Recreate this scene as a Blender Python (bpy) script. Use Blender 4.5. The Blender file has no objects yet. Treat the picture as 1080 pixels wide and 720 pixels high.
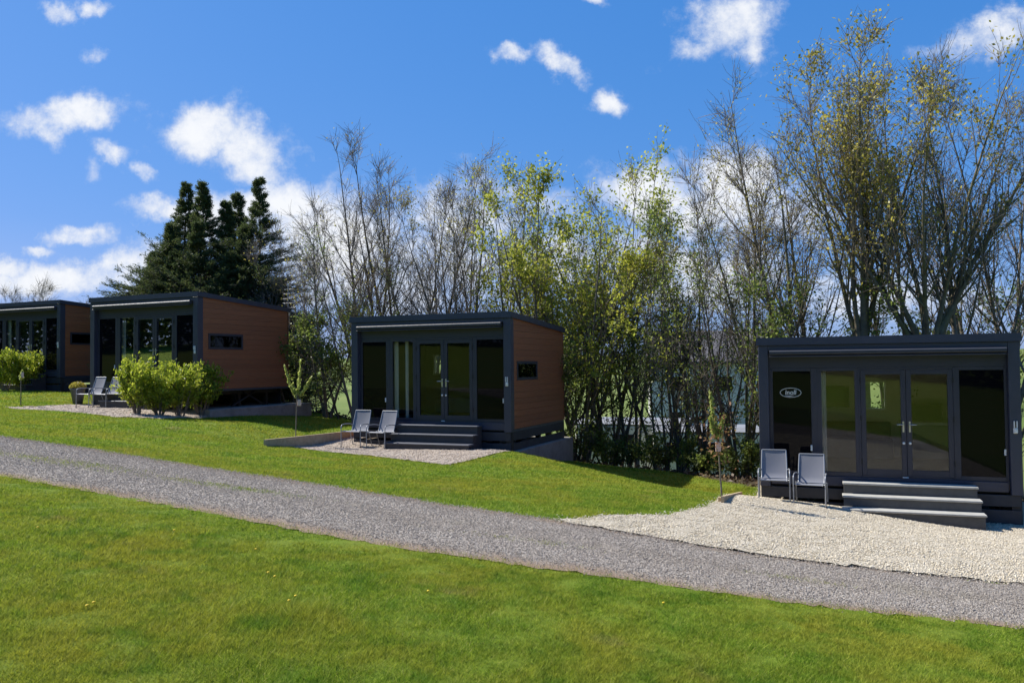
import bpy, math, random
import numpy as np
from mathutils import Vector, Matrix

sc = bpy.context.scene
COL = sc.collection
R = math.radians
FPX, CX, CY = 870.0, 540.0, 360.0
EYE = np.array([0.0, 0.0, 1.6])
PITCH, ROLL = R(1.65), R(0.6)

# ------------------------------------------------------------------ camera
_R0 = np.array([1.0, 0, 0]); _U0 = np.array([0, -math.sin(PITCH), math.cos(PITCH)])
FWD = np.array([0, math.cos(PITCH), math.sin(PITCH)])
RGT = math.cos(ROLL)*_R0 - math.sin(ROLL)*_U0
UPV = math.sin(ROLL)*_R0 + math.cos(ROLL)*_U0
cam = bpy.data.cameras.new('camera'); cam.lens = 36*FPX/1080; cam.sensor_width = 36; cam.sensor_fit = 'HORIZONTAL'
cam.clip_start = 0.05; cam.clip_end = 5000
co = bpy.data.objects.new('camera', cam); COL.objects.link(co)
co.matrix_world = Matrix(((RGT[0], UPV[0], -FWD[0], EYE[0]), (RGT[1], UPV[1], -FWD[1], EYE[1]),
                          (RGT[2], UPV[2], -FWD[2], EYE[2]), (0, 0, 0, 1)))
sc.camera = co

def ray(px, py):
    d = FWD + RGT*((px-CX)/FPX) + UPV*((CY-py)/FPX)
    return d/d[1]
def at(px, py, Y):
    return EYE + ray(px, py)*Y

# ------------------------------------------------------------------ terrain
CTRL = np.array([
 (0,0,0),(0,-6,.12),(4,6.5,-.5),(-6.1,9.8,.42),(5.25,8.46,-.68),(-8.4,13.5,.58),(0,7,-.12),(-3,4,.25),(3,3,-.3),
 (8.9,14.2,-1.30),(4.7,15.5,-.93),(5.5,14.6,-.97),(7.7,13.8,-1.26),(6.2,13.0,-1.04),(7.4,12.2,-1.1),(9.8,17.8,-1.3),(5.9,18.9,-1.22),
 (0,19.2,-.38),(-4.0,20.9,-.32),(-2.0,17.2,-.34),(-5.2,20.1,-.30),(-2.6,24.2,-.34),
 (1.6,22.6,-1.05),(3.15,18.4,-1.05),(5.1,17.9,-1.38),(3.9,21.2,-1.15),(1.2,18.4,-.62),
 (-9.5,23.3,.43),(-8.2,22.8,.14),(-6.9,26.5,.02),(-13,25,.52),(.9,20.6,-.88),(-9.0,20.3,.36),(-13.6,23.2,.5),(-5.5,25,-.02),(-7.2,24.2,.12),(-6.5,28.5,.0),(-7,21,.2),
 (-16.4,29,.82),(-18.5,27,.85),(-16,23.5,.72),(-24,33,1.1),(-22,20,1.5),
 (-35,5,3.0),(35,5,-3.4),(15,10,-1.7),(13,4,-1.25),(-14,4,1.35),(-20,-12,2.2),(20,-12,-1.6),(0,-16,.6),
 (0,30,-2.1),(8,25,-2.6),(-10,33,-.2),(16,17,-2.4),(-20,40,.7),(0,45,-3.0),(20,40,-4.0),(-20,60,-.6),(40,55,-5),(-45,35,2.4),(0,75,-2.5),(45,20,-4.5)], float)
def _tps(r2): return r2*np.log(r2+1e-9)*0.5
_n = len(CTRL)
_K = _tps(((CTRL[:, None, :2]-CTRL[None, :, :2])**2).sum(-1)) + np.eye(_n)*.6
_Pm = np.c_[np.ones(_n), CTRL[:, :2]]
_A = np.block([[_K, _Pm], [_Pm.T, np.zeros((3, 3))]])
_W = np.linalg.solve(_A, np.r_[CTRL[:, 2], 0, 0, 0])
def T(x, y):
    x = np.asarray(x, float); y = np.asarray(y, float); sh = np.broadcast(x, y).shape
    x = np.broadcast_to(x, sh).ravel(); y = np.broadcast_to(y, sh).ravel()
    z = _W[_n] + _W[_n+1]*x + _W[_n+2]*y
    for i in range(_n):
        z = z + _W[i]*_tps((x-CTRL[i, 0])**2+(y-CTRL[i, 1])**2)
    r = np.hypot(x, y-15); s = np.clip((r-42)/45, 0, 1); s = s*s*(3-2*s)
    h = np.clip((r-130)/900, 0, 1); far = -3.5 + 16*h*h*(3-2*h)
    z = z*(1-s)+far*s
    return z.reshape(sh) if sh else float(z[0])
def gp(px, py):
    d = ray(px, py); Y = np.linspace(2.5, 60, 2400)
    z = EYE[2]+d[2]*Y - T(d[0]*Y, Y)
    k = np.argmax(z < 0); k = k if z[k] < 0 else len(Y)-1
    return np.array([d[0]*Y[k], Y[k]])
def put(px, Y):
    x = ray(px, 385)[0]*Y
    return (x, Y, T(x, Y))

# ------------------------------------------------------------------ object helpers
def tag(o, label=None, cat=None, group=None, kind=None):
    if label: o['label'] = label
    if cat: o['category'] = cat
    if group: o['group'] = group
    if kind: o['kind'] = kind
    return o
def empty(name, loc, rz=0, **k):
    o = bpy.data.objects.new(name, None); COL.objects.link(o); o.location = loc; o.rotation_euler = (0, 0, rz)
    o.empty_display_size = .2
    return tag(o, **k)
def mesh_np(name, V, FL, mats, midx=None, parent=None, smooth=False, attr=None):
    V = np.asarray(V, np.float32); FL = [np.asarray(f, np.int32) for f in FL if len(f)]
    me = bpy.data.meshes.new(name)
    me.vertices.add(len(V)); me.vertices.foreach_set('co', V.ravel())
    tot = np.concatenate([np.full(len(f), f.shape[1], np.int32) for f in FL])
    idx = np.concatenate([f.ravel() for f in FL])
    me.loops.add(len(idx)); me.loops.foreach_set('vertex_index', idx)
    me.polygons.add(len(tot)); me.polygons.foreach_set('loop_start', np.r_[0, np.cumsum(tot)[:-1]].astype(np.int32))
    for m in (mats if isinstance(mats, (list, tuple)) else [mats]): me.materials.append(m)
    if midx is not None: me.polygons.foreach_set('material_index', np.asarray(midx, np.int32))
    if smooth is not False:
        me.polygons.foreach_set('use_smooth', np.broadcast_to(np.asarray(smooth, bool), (len(tot),)).copy())
    me.update(calc_edges=True)
    if attr is not None:
        for k, v in attr.items():
            a = me.attributes.new(k, 'FLOAT', 'POINT'); a.data.foreach_set('value', np.asarray(v, np.float32))
    o = bpy.data.objects.new(name, me); COL.objects.link(o)
    if parent: o.parent = parent
    return o

class MB:
    """collects solid shapes into one mesh"""
    def __init__(s): s.v = []; s.f = []; s.sm = []
    def add(s, vs, fs, smooth=False):
        b = len(s.v); s.v += [tuple(map(float, p)) for p in vs]
        s.f += [tuple(i+b for i in f) for f in fs]; s.sm += [smooth]*len(fs); return s
    def box(s, x0, x1, y0, y1, z0, z1, bev=0.0):
        if bev <= 0:
            v = [(x, y, z) for z in (z0, z1) for y in (y0, y1) for x in (x0, x1)]
            return s.add(v, [(0, 2, 3, 1), (4, 5, 7, 6), (0, 1, 5, 4), (2, 6, 7, 3), (0, 4, 6, 2), (1, 3, 7, 5)])
        b = min(bev, (x1-x0)*.45, (y1-y0)*.45, (z1-z0)*.45)
        P = {}; v = []; f = []
        for ix, x in enumerate((x0, x1)):
            for iy, y in enumerate((y0, y1)):
                for iz, z in enumerate((z0, z1)):
                    sx, sy, sz = 1-2*ix, 1-2*iy, 1-2*iz
                    for ax, p in enumerate(((x, y+sy*b, z+sz*b), (x+sx*b, y, z+sz*b), (x+sx*b, y+sy*b, z))):
                        P[ix, iy, iz, ax] = len(v); v.append(p)
        for i in (0, 1):
            f.append([P[i, 0, 0, 0], P[i, 1, 0, 0], P[i, 1, 1, 0], P[i, 0, 1, 0]])
            f.append([P[0, i, 0, 1], P[1, i, 0, 1], P[1, i, 1, 1], P[0, i, 1, 1]])
            f.append([P[0, 0, i, 2], P[1, 0, i, 2], P[1, 1, i, 2], P[0, 1, i, 2]])
        for i in (0, 1):
            for j in (0, 1):
                f.append([P[i, j, 0, 0], P[i, j, 1, 0], P[i, j, 1, 1], P[i, j, 0, 1]])
                f.append([P[i, 0, j, 0], P[i, 1, j, 0], P[i, 1, j, 2], P[i, 0, j, 2]])
                f.append([P[0, i, j, 1], P[1, i, j, 1], P[1, i, j, 2], P[0, i, j, 2]])
                for k in (0, 1):
                    f.append([P[i, j, k, 0], P[i, j, k, 1], P[i, j, k, 2]])
        c = Vector(((x0+x1)/2, (y0+y1)/2, (z0+z1)/2)); g = []
        for q in f:
            p = [Vector(v[i]) for i in q]; n = (p[1]-p[0]).cross(p[2]-p[0])
            m = sum(p, Vector())/len(p)
            g.append(tuple(q) if n.dot(m-c) > 0 else tuple(reversed(q)))
        return s.add(v, g)
    def prism(s, poly, axis, a0, a1):
        """extrude a 2D convex polygon along axis 0/1/2 (poly holds the other two coords in order)"""
        def mk(p, a):
            q = list(p); q.insert(axis, a); return tuple(q)
        n = len(poly); v = [mk(p, a0) for p in poly]+[mk(p, a1) for p in poly]
        f = [tuple(range(n))[::-1], tuple(range(n, 2*n))]+[(i, (i+1) % n, n+(i+1) % n, n+i) for i in range(n)]
        c = np.mean(v, 0); g = []
        for q in f:
            p = np.array([v[i] for i in q]); nn = np.cross(p[1]-p[0], p[2]-p[1])
            g.append(q if nn@(p.mean(0)-c) > 0 else q[::-1])
        return s.add(v, g)
    def tube(s, pts, r, n=8, caps=True):
        pts = [Vector(p) for p in pts]; rr = r if isinstance(r, (list, tuple)) else [r]*len(pts)
        vs = []; fs = []; prev = None
        for i, p in enumerate(pts):
            t = (pts[min(i+1, len(pts)-1)]-pts[max(i-1, 0)]).normalized()
            if prev is None: prev = t.orthogonal().normalized()
            a = (prev-t*prev.dot(t)).normalized(); b = t.cross(a); prev = a
            for k in range(n):
                an = 2*math.pi*k/n; vs.append(p+(a*math.cos(an)+b*math.sin(an))*rr[i])
        for i in range(len(pts)-1):
            for k in range(n):
                fs.append((i*n+k, i*n+(k+1) % n, (i+1)*n+(k+1) % n, (i+1)*n+k))
        s.add(vs, fs, True)
        if caps:
            m = len(pts)-1
            s.add(vs[:n], [tuple(range(n))[::-1]]); s.add(vs[m*n:], [tuple(range(n))])
        return s
    def lathe(s, prof, n=20, c=(0, 0)):
        v = []; f = []
        for (r, z) in prof:
            for k in range(n):
                a = 2*math.pi*k/n; v.append((c[0]+r*math.cos(a), c[1]+r*math.sin(a), z))
        for i in range(len(prof)-1):
            for k in range(n): f.append((i*n+k, i*n+(k+1) % n, (i+1)*n+(k+1) % n, (i+1)*n+k))
        return s.add(v, f, True)
    def build(s, name, mat, parent=None):
        me = bpy.data.meshes.new(name); me.from_pydata(s.v, [], s.f); me.materials.append(mat)
        me.polygons.foreach_set('use_smooth', s.sm); me.update()
        o = bpy.data.objects.new(name, me); COL.objects.link(o)
        if parent: o.parent = parent
        return o

# ------------------------------------------------------------------ materials
class N:
    def __init__(s, name):
        s.m = bpy.data.materials.new(name); s.m.use_nodes = True; s.t = s.m.node_tree; s.t.nodes.clear()
        s.out = s.t.nodes.new('ShaderNodeOutputMaterial')
    def n(s, ty, ins=None, **kw):
        nd = s.t.nodes.new('ShaderNode'+ty)
        for k, v in kw.items(): setattr(nd, k, v)
        for k, v in (ins or {}).items():
            sk = nd.inputs[k]
            if isinstance(v, bpy.types.NodeSocket): s.t.links.new(v, sk)
            else: sk.default_value = v
        return nd
    def ramp(s, fac, stops):
        r = s.n('ValToRGB', {0: fac}); e = r.color_ramp.elements
        while len(e) < len(stops): e.new(.5)
        for i, (p, c) in enumerate(stops): e[i].position = p; e[i].color = (*c, 1) if len(c) == 3 else c
        return r.outputs[0]
    def mix(s, f, a, b, mode='MIX'):
        m = s.n('MixRGB', {0: f, 1: a, 2: b}, blend_type=mode); return m.outputs[0]
    def noise(s, sc_, det=4, rough=.55, vec=None, dist=0):
        v = vec if vec is not None else s.pos()
        return s.n('TexNoise', {'Vector': v, 'Scale': sc_, 'Detail': det, 'Roughness': rough, 'Distortion': dist}).outputs[0]
    def pos(s): return s.n('NewGeometry').outputs['Position']
    def obj(s): return s.n('TexCoord').outputs['Object']
    def math(s, op, a, b=0.0, c=0.0): return s.n('Math', {0: a, 1: b, 2: c}, operation=op).outputs[0]
    def bump(s, h, st, d): return s.n('Bump', {'Height': h, 'Strength': st, 'Distance': d}).outputs[0]
    def done(s, sh): s.t.links.new(sh, s.out.inputs[0]); return s.m
    def pbr(s, col, rough=.5, normal=None, metal=0, **k):
        ins = {'Base Color': col, 'Roughness': rough, 'Metallic': metal}
        if normal is not None: ins['Normal'] = normal
        ins.update(k); return s.n('BsdfPrincipled', ins).outputs[0]
def C4(c): return (*c, 1)

def m_plain(name, col, rough=.5, metal=0, var=.12, sc_=6, bump=0, spec=.5):
    n = N(name); o = n.obj()
    f = n.noise(sc_, 5, .6, o)
    lo = tuple(c*(1-var) for c in col); hi = tuple(min(1, c*(1+var)) for c in col)
    c = n.ramp(f, [(.3, lo), (.7, hi)])
    rr = n.math('MULTIPLY_ADD', n.noise(sc_*3, 3, .6, o), .25, rough-.12)
    nm = n.bump(n.noise(sc_*12, 3, .6, o), .3, bump) if bump else None
    return n.done(n.pbr(c, rr, nm, metal, **{'Specular IOR Level': spec}))
M = {}
M['anthracite'] = m_plain('anthracite_paint', (.043, .048, .076), .42, 0, .1, 3, .001)
M['frame_dark'] = m_plain('window_frame_paint', (.031, .034, .054), .38, 0, .1, 4)
M['roof'] = m_plain('roof_membrane', (.030, .032, .038), .7, 0, .2, 3, .002)
M['skirt'] = m_plain('skirting_board_composite', (.030, .033, .042), .6, 0, .18, 5, .002)
M['chassis'] = m_plain('chassis_steel', (.02, .02, .022), .6, 0, .2)
M['awning'] = m_plain('awning_casing', (.036, .04, .054), .6, 0, .08)
M['white'] = m_plain('white_plastic', (.75, .75, .73), .4, 0, .05)
M['steel'] = m_plain('brushed_steel', (.55, .55, .55), .3, .9, .1)
M['alu'] = m_plain('grey_chair_tube', (.30, .31, .33), .4, .35, .08)
M['sling'] = None
M['tread_light'] = m_plain('grey_composite_tread', (.40, .39, .355), .6, 0, .12, 8, .002)
M['tread_dark'] = m_plain('dark_composite_tread', (.075, .08, .10), .5, 0, .12, 8, .002)
M['riser'] = m_plain('dark_riser', (.038, .040, .046), .6, 0, .15, 8, .002)
M['riser_grey'] = m_plain('grey_riser', (.075, .075, .074), .6, 0, .15, 8, .002)
M['interior'] = m_plain('pale_wall_lining', (.68, .64, .57), .7, 0, .05)
M['floor_in'] = m_plain('cabin_floor', (.20, .17, .14), .5, 0, .2)
M['curtain'] = m_plain('pale_curtain', (.62, .63, .62), .9, 0, .06)
M['tv'] = m_plain('television_screen', (.006, .006, .007), .12, 0, .05)
M['worktop'] = m_plain('white_worktop', (.6, .6, .58), .4, 0, .05)
M['cabinet'] = m_plain('grey_cabinet', (.25, .25, .25), .5, 0, .05)
M['bed'] = m_plain('grey_upholstery', (.14, .14, .15), .9, 0, .12)
M['pot'] = m_plain('grey_planter', (.10, .105, .12), .55, 0, .15, 8)
M['soil'] = m_plain('potting_soil', (.05, .035, .022), .95, 0, .4, 20, .01)
M['dandelion'] = m_plain('dandelion_yellow', (.75, .52, .02), .7, 0, .15, 60)
M['interior_dark'] = m_plain('shaded_wall_lining', (.20, .20, .205), .7, 0, .05)  # darker copy of the pale lining, room shade put into its colour
M['tag'] = m_plain('pale_tree_tag', (.62, .45, .40), .6, 0, .1)
M['rubber'] = m_plain('black_rubber', (.02, .02, .02), .8)

def m_sling():
    n = N('grey_mesh_sling'); o = n.obj()
    w = n.n('TexWave', {'Vector': o, 'Scale': 60.0, 'Distortion': .3}, bands_direction='X').outputs[1]
    w2 = n.n('TexWave', {'Vector': o, 'Scale': 60.0, 'Distortion': .3}, bands_direction='Z').outputs[1]
    f = n.math('MULTIPLY', w, w2); f2 = n.noise(4, 3, .5, o)
    c = n.mix(f2, n.mix(f, C4((.20, .205, .235)), C4((.30, .305, .34))), C4((.24, .245, .28)))
    d = n.pbr(c, .75); tr = n.n('BsdfTranslucent', {0: c}).outputs[0]
    return n.done(n.n('MixShader', {0: .18, 1: d, 2: tr}).outputs[0])
M['sling'] = m_sling()

def m_clad():
    n = N('wood_effect_cladding'); o = n.obj()
    mp = n.n('Mapping', {'Vector': o, 'Scale': (1.2, 1.2, 22)}).outputs[0]
    g = n.noise(3.5, 6, .65, mp, .6)
    sep = n.n('SeparateXYZ', {0: o}); bi = n.math('FLOOR', n.math('DIVIDE', sep.outputs[2], .145))
    wn = n.n('TexWhiteNoise', {'W': bi}, noise_dimensions='1D').outputs[0]
    c = n.ramp(g, [(.25, (.20, .074, .034)), (.5, (.275, .104, .047)), (.75, (.34, .14, .064))])
    c = n.mix(1.0, c, n.ramp(wn, [(0, (.90, .89, .89)), (1, (1.06, 1.05, 1.04))]), 'MULTIPLY')
    return n.done(n.pbr(c, .6, n.bump(g, .25, .004)))
M['clad'] = m_clad()

def m_glass(name, tint, rough=0.0, boost=1.0):
    n = N(name)
    fr = n.n('Fresnel', {'IOR': 1.5}).outputs[0]; fr = n.math('MULTIPLY', fr, boost)
    wob = n.bump(n.noise(1.6, 1, .4, n.obj()), .03, .02)
    tr = n.n('BsdfTransparent', {0: C4(tint)}).outputs[0]
    gl = n.n('BsdfGlossy', {'Color': C4((.95, .97, 1)), 'Roughness': rough, 'Normal': wob}).outputs[0]
    return n.done(n.n('MixShader', {0: fr, 1: tr, 2: gl}).outputs[0])
M['glass'] = m_glass('clear_glazing', (.93, .95, .92), 0, .42)
M['glass_clear'] = m_glass('front_glazing', (.94, .95, .94), 0, .95)
M['glass_side'] = m_glass('tinted_glazing', (.10, .11, .12), 0, .4)
def m_black():
    n = N('black_glass_panel')
    wob = n.bump(n.noise(1.4, 1, .4, n.obj()), .03, .02)
    return n.done(n.pbr(C4((.004, .004, .006)), .02, wob, 0, **{'IOR': 1.26}))
M['black'] = m_black()

def m_concrete():
    n = N('concrete'); p = n.pos()
    c = n.ramp(n.noise(3, 8, .7), [(.25, (.17, .16, .145)), (.5, (.27, .255, .23)), (.8, (.36, .345, .31))])
    st = n.noise(1.1, 5, .7); c = n.mix(n.ramp(st, [(.5, (0, 0, 0)), (.75, (.6, .6, .6))]), c, C4((.14, .135, .11)))
    return n.done(n.pbr(c, .9, n.bump(n.noise(22, 6, .7), .5, .015)))
M['concrete'] = m_concrete()
def m_timber():
    n = N('weathered_timber'); o = n.pos()
    c = n.ramp(n.noise(9, 6, .7), [(.2, (.30, .21, .12)), (.5, (.46, .35, .22)), (.8, (.56, .45, .31))])
    return n.done(n.pbr(c, .85, n.bump(n.noise(30, 5, .7), .4, .006)))
M['timber'] = m_timber()

def m_bark(name, a, b, moss):
    n = N(name); p = n.pos()
    f = n.noise(7, 7, .7)
    c = n.ramp(f, [(.25, a), (.75, b)])
    mk = n.ramp(n.noise(1.3, 5, .65), [(.48, (0, 0, 0)), (.66, (1, 1, 1))])
    c = n.mix(n.math('MULTIPLY', mk, moss), c, C4((.14, .135, .03)))
    return n.done(n.pbr(c, .9, n.bump(n.noise(26, 5, .7), .5, .02)))
M['bark'] = m_bark('grey_brown_bark', (.085, .072, .06), (.24, .205, .17), .35)
M['bark_moss'] = m_bark('mossy_bark', (.09, .075, .05), (.25, .21, .14), .75)
M['bark_dark'] = m_bark('dark_bark', (.05, .042, .034), (.15, .125, .10), .4)
M['twig'] = m_plain('brown_twig', (.20, .165, .13), .85, 0, .3, 2)
def m_leaf(name, cols, trans=.45, rough=.5, big=.35):
    n = N(name); g = n.n('NewGeometry'); r = g.outputs['Random Per Island']
    c = n.ramp(r, [(i/max(1, len(cols)-1), k) for i, k in enumerate(cols)])
    v = n.ramp(n.noise(big, 3, .6), [(.3, (.72, .76, .70)), (.7, (1.15, 1.12, 1.05))])
    c = n.mix(1.0, c, v, 'MULTIPLY')
    d = n.pbr(c, rough, None, 0, **{'Specular IOR Level': .35})
    tr = n.n('BsdfTranslucent', {0: c}).outputs[0]
    return n.done(n.n('MixShader', {0: trans, 1: d, 2: tr}).outputs[0])
M['leaf_yellow'] = m_leaf('spring_yellow_green_leaves', [(.22, .27, .035), (.40, .43, .06), (.56, .54, .09), (.33, .39, .06)], .58, .45)
M['leaf_ochre'] = m_leaf('ochre_spring_buds', [(.28, .23, .05), (.42, .36, .075), (.50, .44, .10), (.34, .33, .06)], .55, .45)
M['leaf_green'] = m_leaf('fresh_green_leaves', [(.11, .16, .035), (.19, .25, .05), (.30, .36, .085), (.15, .21, .045)], .55, .45)
M['leaf_dark'] = m_leaf('dark_ivy_leaves', [(.06, .09, .025), (.10, .14, .035), (.17, .21, .06), (.08, .11, .03)], .5)
M['leaf_bush'] = m_leaf('laurel_leaves', [(.11, .17, .018), (.27, .35, .03), (.44, .50, .055), (.54, .55, .09)], .55, .4, .8)
M['leaf_red'] = m_leaf('copper_leaves', [(.20, .10, .05), (.30, .15, .08), (.26, .22, .06)])
M['leaf_dead'] = m_leaf('dead_leaf_litter', [(.05, .032, .018), (.11, .07, .04), (.16, .11, .065), (.07, .06, .025)], .15)
M['conifer'] = m_leaf('conifer_needles', [(.04, .062, .024), (.07, .105, .034), (.11, .145, .048), (.15, .16, .055)], .4, .6, .5)
M['plume'] = m_leaf('pale_catkin_leaves', [(.34, .42, .10), (.50, .54, .16), (.58, .60, .24)], .5)

def m_grass():
    n = N('mown_grass'); r = n.n('NewGeometry').outputs['Random Per Island']
    c = n.ramp(r, [(0, (.095, .175, .010)), (.35, (.195, .295, .020)), (.7, (.29, .38, .038)), (.95, (.39, .43, .065)), (1, (.45, .40, .16))])
    a = n.noise(.55, 5, .65); b = n.noise(3.2, 4, .6)
    c = n.mix(n.ramp(a, [(.42, (0, 0, 0)), (.60, (.8, .8, .8))]), c, C4((.36, .35, .04)))
    c = n.mix(n.ramp(b, [(.50, (0, 0, 0)), (.68, (.75, .75, .75))]), c, C4((.105, .225, .018)))
    c = n.mix(n.ramp(n.noise(1.1, 6, .7), [(.60, (0, 0, 0)), (.74, (.7, .7, .7))]), c, C4((.34, .27, .12)))
    c = n.mix(1.0, c, n.ramp(n.noise(16, 3, .7), [(.3, (.62, .66, .60)), (.68, (1.22, 1.2, 1.2))]), 'MULTIPLY')
    d = n.pbr(c, .7, None, 0, **{'Specular IOR Level': .18}); tr = n.n('BsdfTranslucent', {0: c}).outputs[0]
    return n.done(n.n('MixShader', {0: .45, 1: d, 2: tr}).outputs[0])
M['grass'] = m_grass()
def m_ground():
    n = N('lawn_and_soil'); at_ = n.n('Attribute', attribute_name='lawn').outputs['Fac']
    a = n.noise(.55, 5, .65); b = n.noise(9, 7, .75); f = n.noise(60, 4, .8)
    g = n.ramp(b, [(.25, (.07, .115, .010)), (.5, (.12, .18, .015)), (.75, (.19, .235, .025))])
    g = n.mix(n.ramp(a, [(.42, (0, 0, 0)), (.62, (.6, .6, .6))]), g, C4((.17, .19, .02)))
    g = n.mix(n.ramp(n.noise(1.1, 6, .7), [(.64, (0, 0, 0)), (.76, (.7, .7, .7))]), g, C4((.17, .135, .07)))
    s = n.ramp(b, [(.2, (.028, .022, .014)), (.5, (.062, .046, .030)), (.8, (.055, .065, .022))])
    far = n.ramp(n.noise(.02, 3, .5), [(.35, (.10, .145, .03)), (.65, (.18, .21, .06))])
    s = n.mix(n.n('Attribute', attribute_name='field').outputs['Fac'], s, far)
    c = n.mix(at_, s, g)
    return n.done(n.pbr(c, .95, n.bump(n.mix(.5, b, f), .6, .03), 0, **{'Specular IOR Level': .15}))
M['ground'] = m_ground()
def m_gravel(name, cols, scale, bd, dirt, dirtcol):
    n = N(name); p = n.pos()
    vo = n.n('TexVoronoi', {'Vector': p, 'Scale': scale, 'Randomness': 1.0}); sep = n.n('SeparateColor', {0: vo.outputs['Color']})
    c = n.ramp(sep.outputs[0], [(i/(len(cols)-1), k) for i, k in enumerate(cols)])
    gap = n.ramp(vo.outputs['Distance'], [(.35, (1, 1, 1)), (.85, (.45, .42, .38))])
    c = n.mix(1.0, c, gap, 'MULTIPLY')
    c = n.mix(n.ramp(n.noise(.9, 6, .7), [(.45, (0, 0, 0)), (.72, (dirt,)*3)]), c, C4(dirtcol))
    h = n.math('SUBTRACT', 1.0, vo.outputs['Distance'])
    return n.done(n.pbr(c, .85, n.bump(h, 1.0, bd), 0, **{'Specular IOR Level': .25}))
WG = [(.38, .32, .22), (.56, .485, .365), (.65, .575, .45), (.72, .655, .53)]
GG = [(.15, .127, .106), (.245, .213, .182), (.335, .296, .254), (.46, .415, .36)]
M['white_gravel'] = m_gravel('pale_limestone_chippings', WG, 62, .015, .35, (.42, .37, .28))
M['pink_gravel'] = m_gravel('pinkish_chippings', [(.34, .27, .21), (.46, .38, .31), (.54, .46, .39), (.58, .52, .45)], 58, .015, .3, (.36, .28, .22))
def m_road():
    n = N('grey_road_chippings'); p = n.pos()
    vo = n.n('TexVoronoi', {'Vector': p, 'Scale': 75.0}); sep = n.n('SeparateColor', {0: vo.outputs['Color']})
    c = n.ramp(sep.outputs[0], [(i/3, k) for i, k in enumerate(GG)])
    big = n.ramp(n.noise(.8, 6, .7), [(.3, (.88, .87, .86)), (.7, (1.08, 1.08, 1.08))])
    c = n.mix(1.0, c, big, 'MULTIPLY')
    ac = n.n('Attribute', attribute_name='across').outputs['Fac']
    w = n.noise(1.4, 5, .7)
    e = n.math('ADD', n.math('ABSOLUTE', n.math('SUBTRACT', ac, .5)), n.math('MULTIPLY_ADD', w, .30, -.15))
    c = n.mix(n.ramp(e, [(.37, (0, 0, 0)), (.48, (.85, .85, .85))]), c, C4((.29, .205, .135)))
    m1 = n.math('MULTIPLY', n.ramp(n.math('ABSOLUTE', n.math('SUBTRACT', ac, .50)), [(.06, (1, 1, 1)), (.18, (0, 0, 0))]),
                n.ramp(n.noise(.5, 4, .7), [(.52, (0, 0, 0)), (.66, (.5, .5, .5))]))
    c = n.mix(m1, c, C4((.15, .14, .06)))
    tk = n.math('COSINE', n.math('MULTIPLY', n.math('SUBTRACT', ac, .5), 12.57)); tk = n.math('MULTIPLY', tk, n.noise(.6, 3, .6))
    c = n.mix(1.0, c, n.ramp(n.math('MULTIPLY_ADD', tk, .5, .5), [(.25, (1.10, 1.10, 1.10)), (.75, (.90, .88, .85))]), 'MULTIPLY')
    h = n.math('SUBTRACT', 1.0, vo.outputs['Distance'])
    return n.done(n.pbr(c, .85, n.bump(h, 1.0, .012), 0, **{'Specular IOR Level': .25}))
M['road'] = m_road()
def m_stone(name, cols):
    n = N(name); r = n.n('NewGeometry').outputs['Random Per Island']
    c = n.ramp(r, [(i/(len(cols)-1), k) for i, k in enumerate(cols)])
    return n.done(n.pbr(c, .85, None, 0, **{'Specular IOR Level': .25}))
M['stone_white'] = m_stone('limestone_chips', WG)
M['stone_pink'] = m_stone('pinkish_chips', [(.34, .27, .21), (.46, .38, .31), (.57, .50, .43)])
M['stone_grey'] = m_stone('grey_stone_chips', [tuple(min(1, v*1.1) for v in c) for c in GG])
def m_wallwhite():
    n = N('white_render'); c = n.ramp(n.noise(1.5, 6, .6), [(.3, (.46, .45, .42)), (.7, (.62, .61, .58))]); return n.done(n.pbr(c, .8))
M['house_white'] = m_wallwhite()
def m_slate():
    n = N('slate_roof'); o = n.obj()
    b = n.n('TexBrick', {'Vector': n.n('Mapping', {'Vector': o, 'Scale': (1, 1, 1)}).outputs[0], 'Scale': 4.0, 'Color1': C4((.10, .095, .10)), 'Color2': C4((.15, .14, .145)), 'Mortar': C4((.05, .05, .05)), 'Mortar Size': .01}).outputs[0]
    return n.done(n.pbr(n.mix(.4, b, C4((.13, .115, .115))), .8))
M['slate'] = m_slate()

# ------------------------------------------------------------------ polygons
def inside(poly, x, y):
    poly = np.asarray(poly, float); c = np.zeros(x.shape, bool); j = len(poly)-1
    for i in range(len(poly)):
        xi, yi = poly[i]; xj, yj = poly[j]
        if yi != yj:
            c ^= ((yi > y) != (yj > y)) & (x < (xj-xi)*(y-yi)/(yj-yi)+xi)
        j = i
    return c
def seg_dist(line, x, y):
    d = np.full(x.shape, 1e9)
    for (ax, ay), (bx, by) in zip(line[:-1], line[1:]):
        L = (bx-ax)**2+(by-ay)**2+1e-9; t = np.clip(((x-ax)*(bx-ax)+(y-ay)*(by-ay))/L, 0, 1)
        d = np.minimum(d, np.hypot(x-ax-t*(bx-ax), y-ay-t*(by-ay)))
    return d
def resample(P, n):
    P = np.asarray(P, float); s = np.r_[0, np.cumsum(np.hypot(*np.diff(P, axis=0).T))]; t = np.linspace(0, s[-1], n)
    return np.c_[np.interp(t, s, P[:, 0]), np.interp(t, s, P[:, 1])]
def smooth_line(P, k=3):
    P = np.array(P)
    for _ in range(k): P[1:-1] = .25*P[:-2]+.5*P[1:-1]+.25*P[2:]
    return P
rng = np.random.default_rng(7)
near_px = [(-130, 484), (0, 501), (75, 515), (150, 529), (250, 547), (350, 566), (425, 579), (540, 595), (640, 609), (740, 623), (890, 643), (1080, 663), (1240, 680)]
far_px = [(-130, 444), (0, 460), (100, 474), (200, 490), (300, 505), (400, 521), (500, 536), (590, 549), (690, 566), (815, 587), (940, 602), (1080, 616), (1240, 630)]
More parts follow.
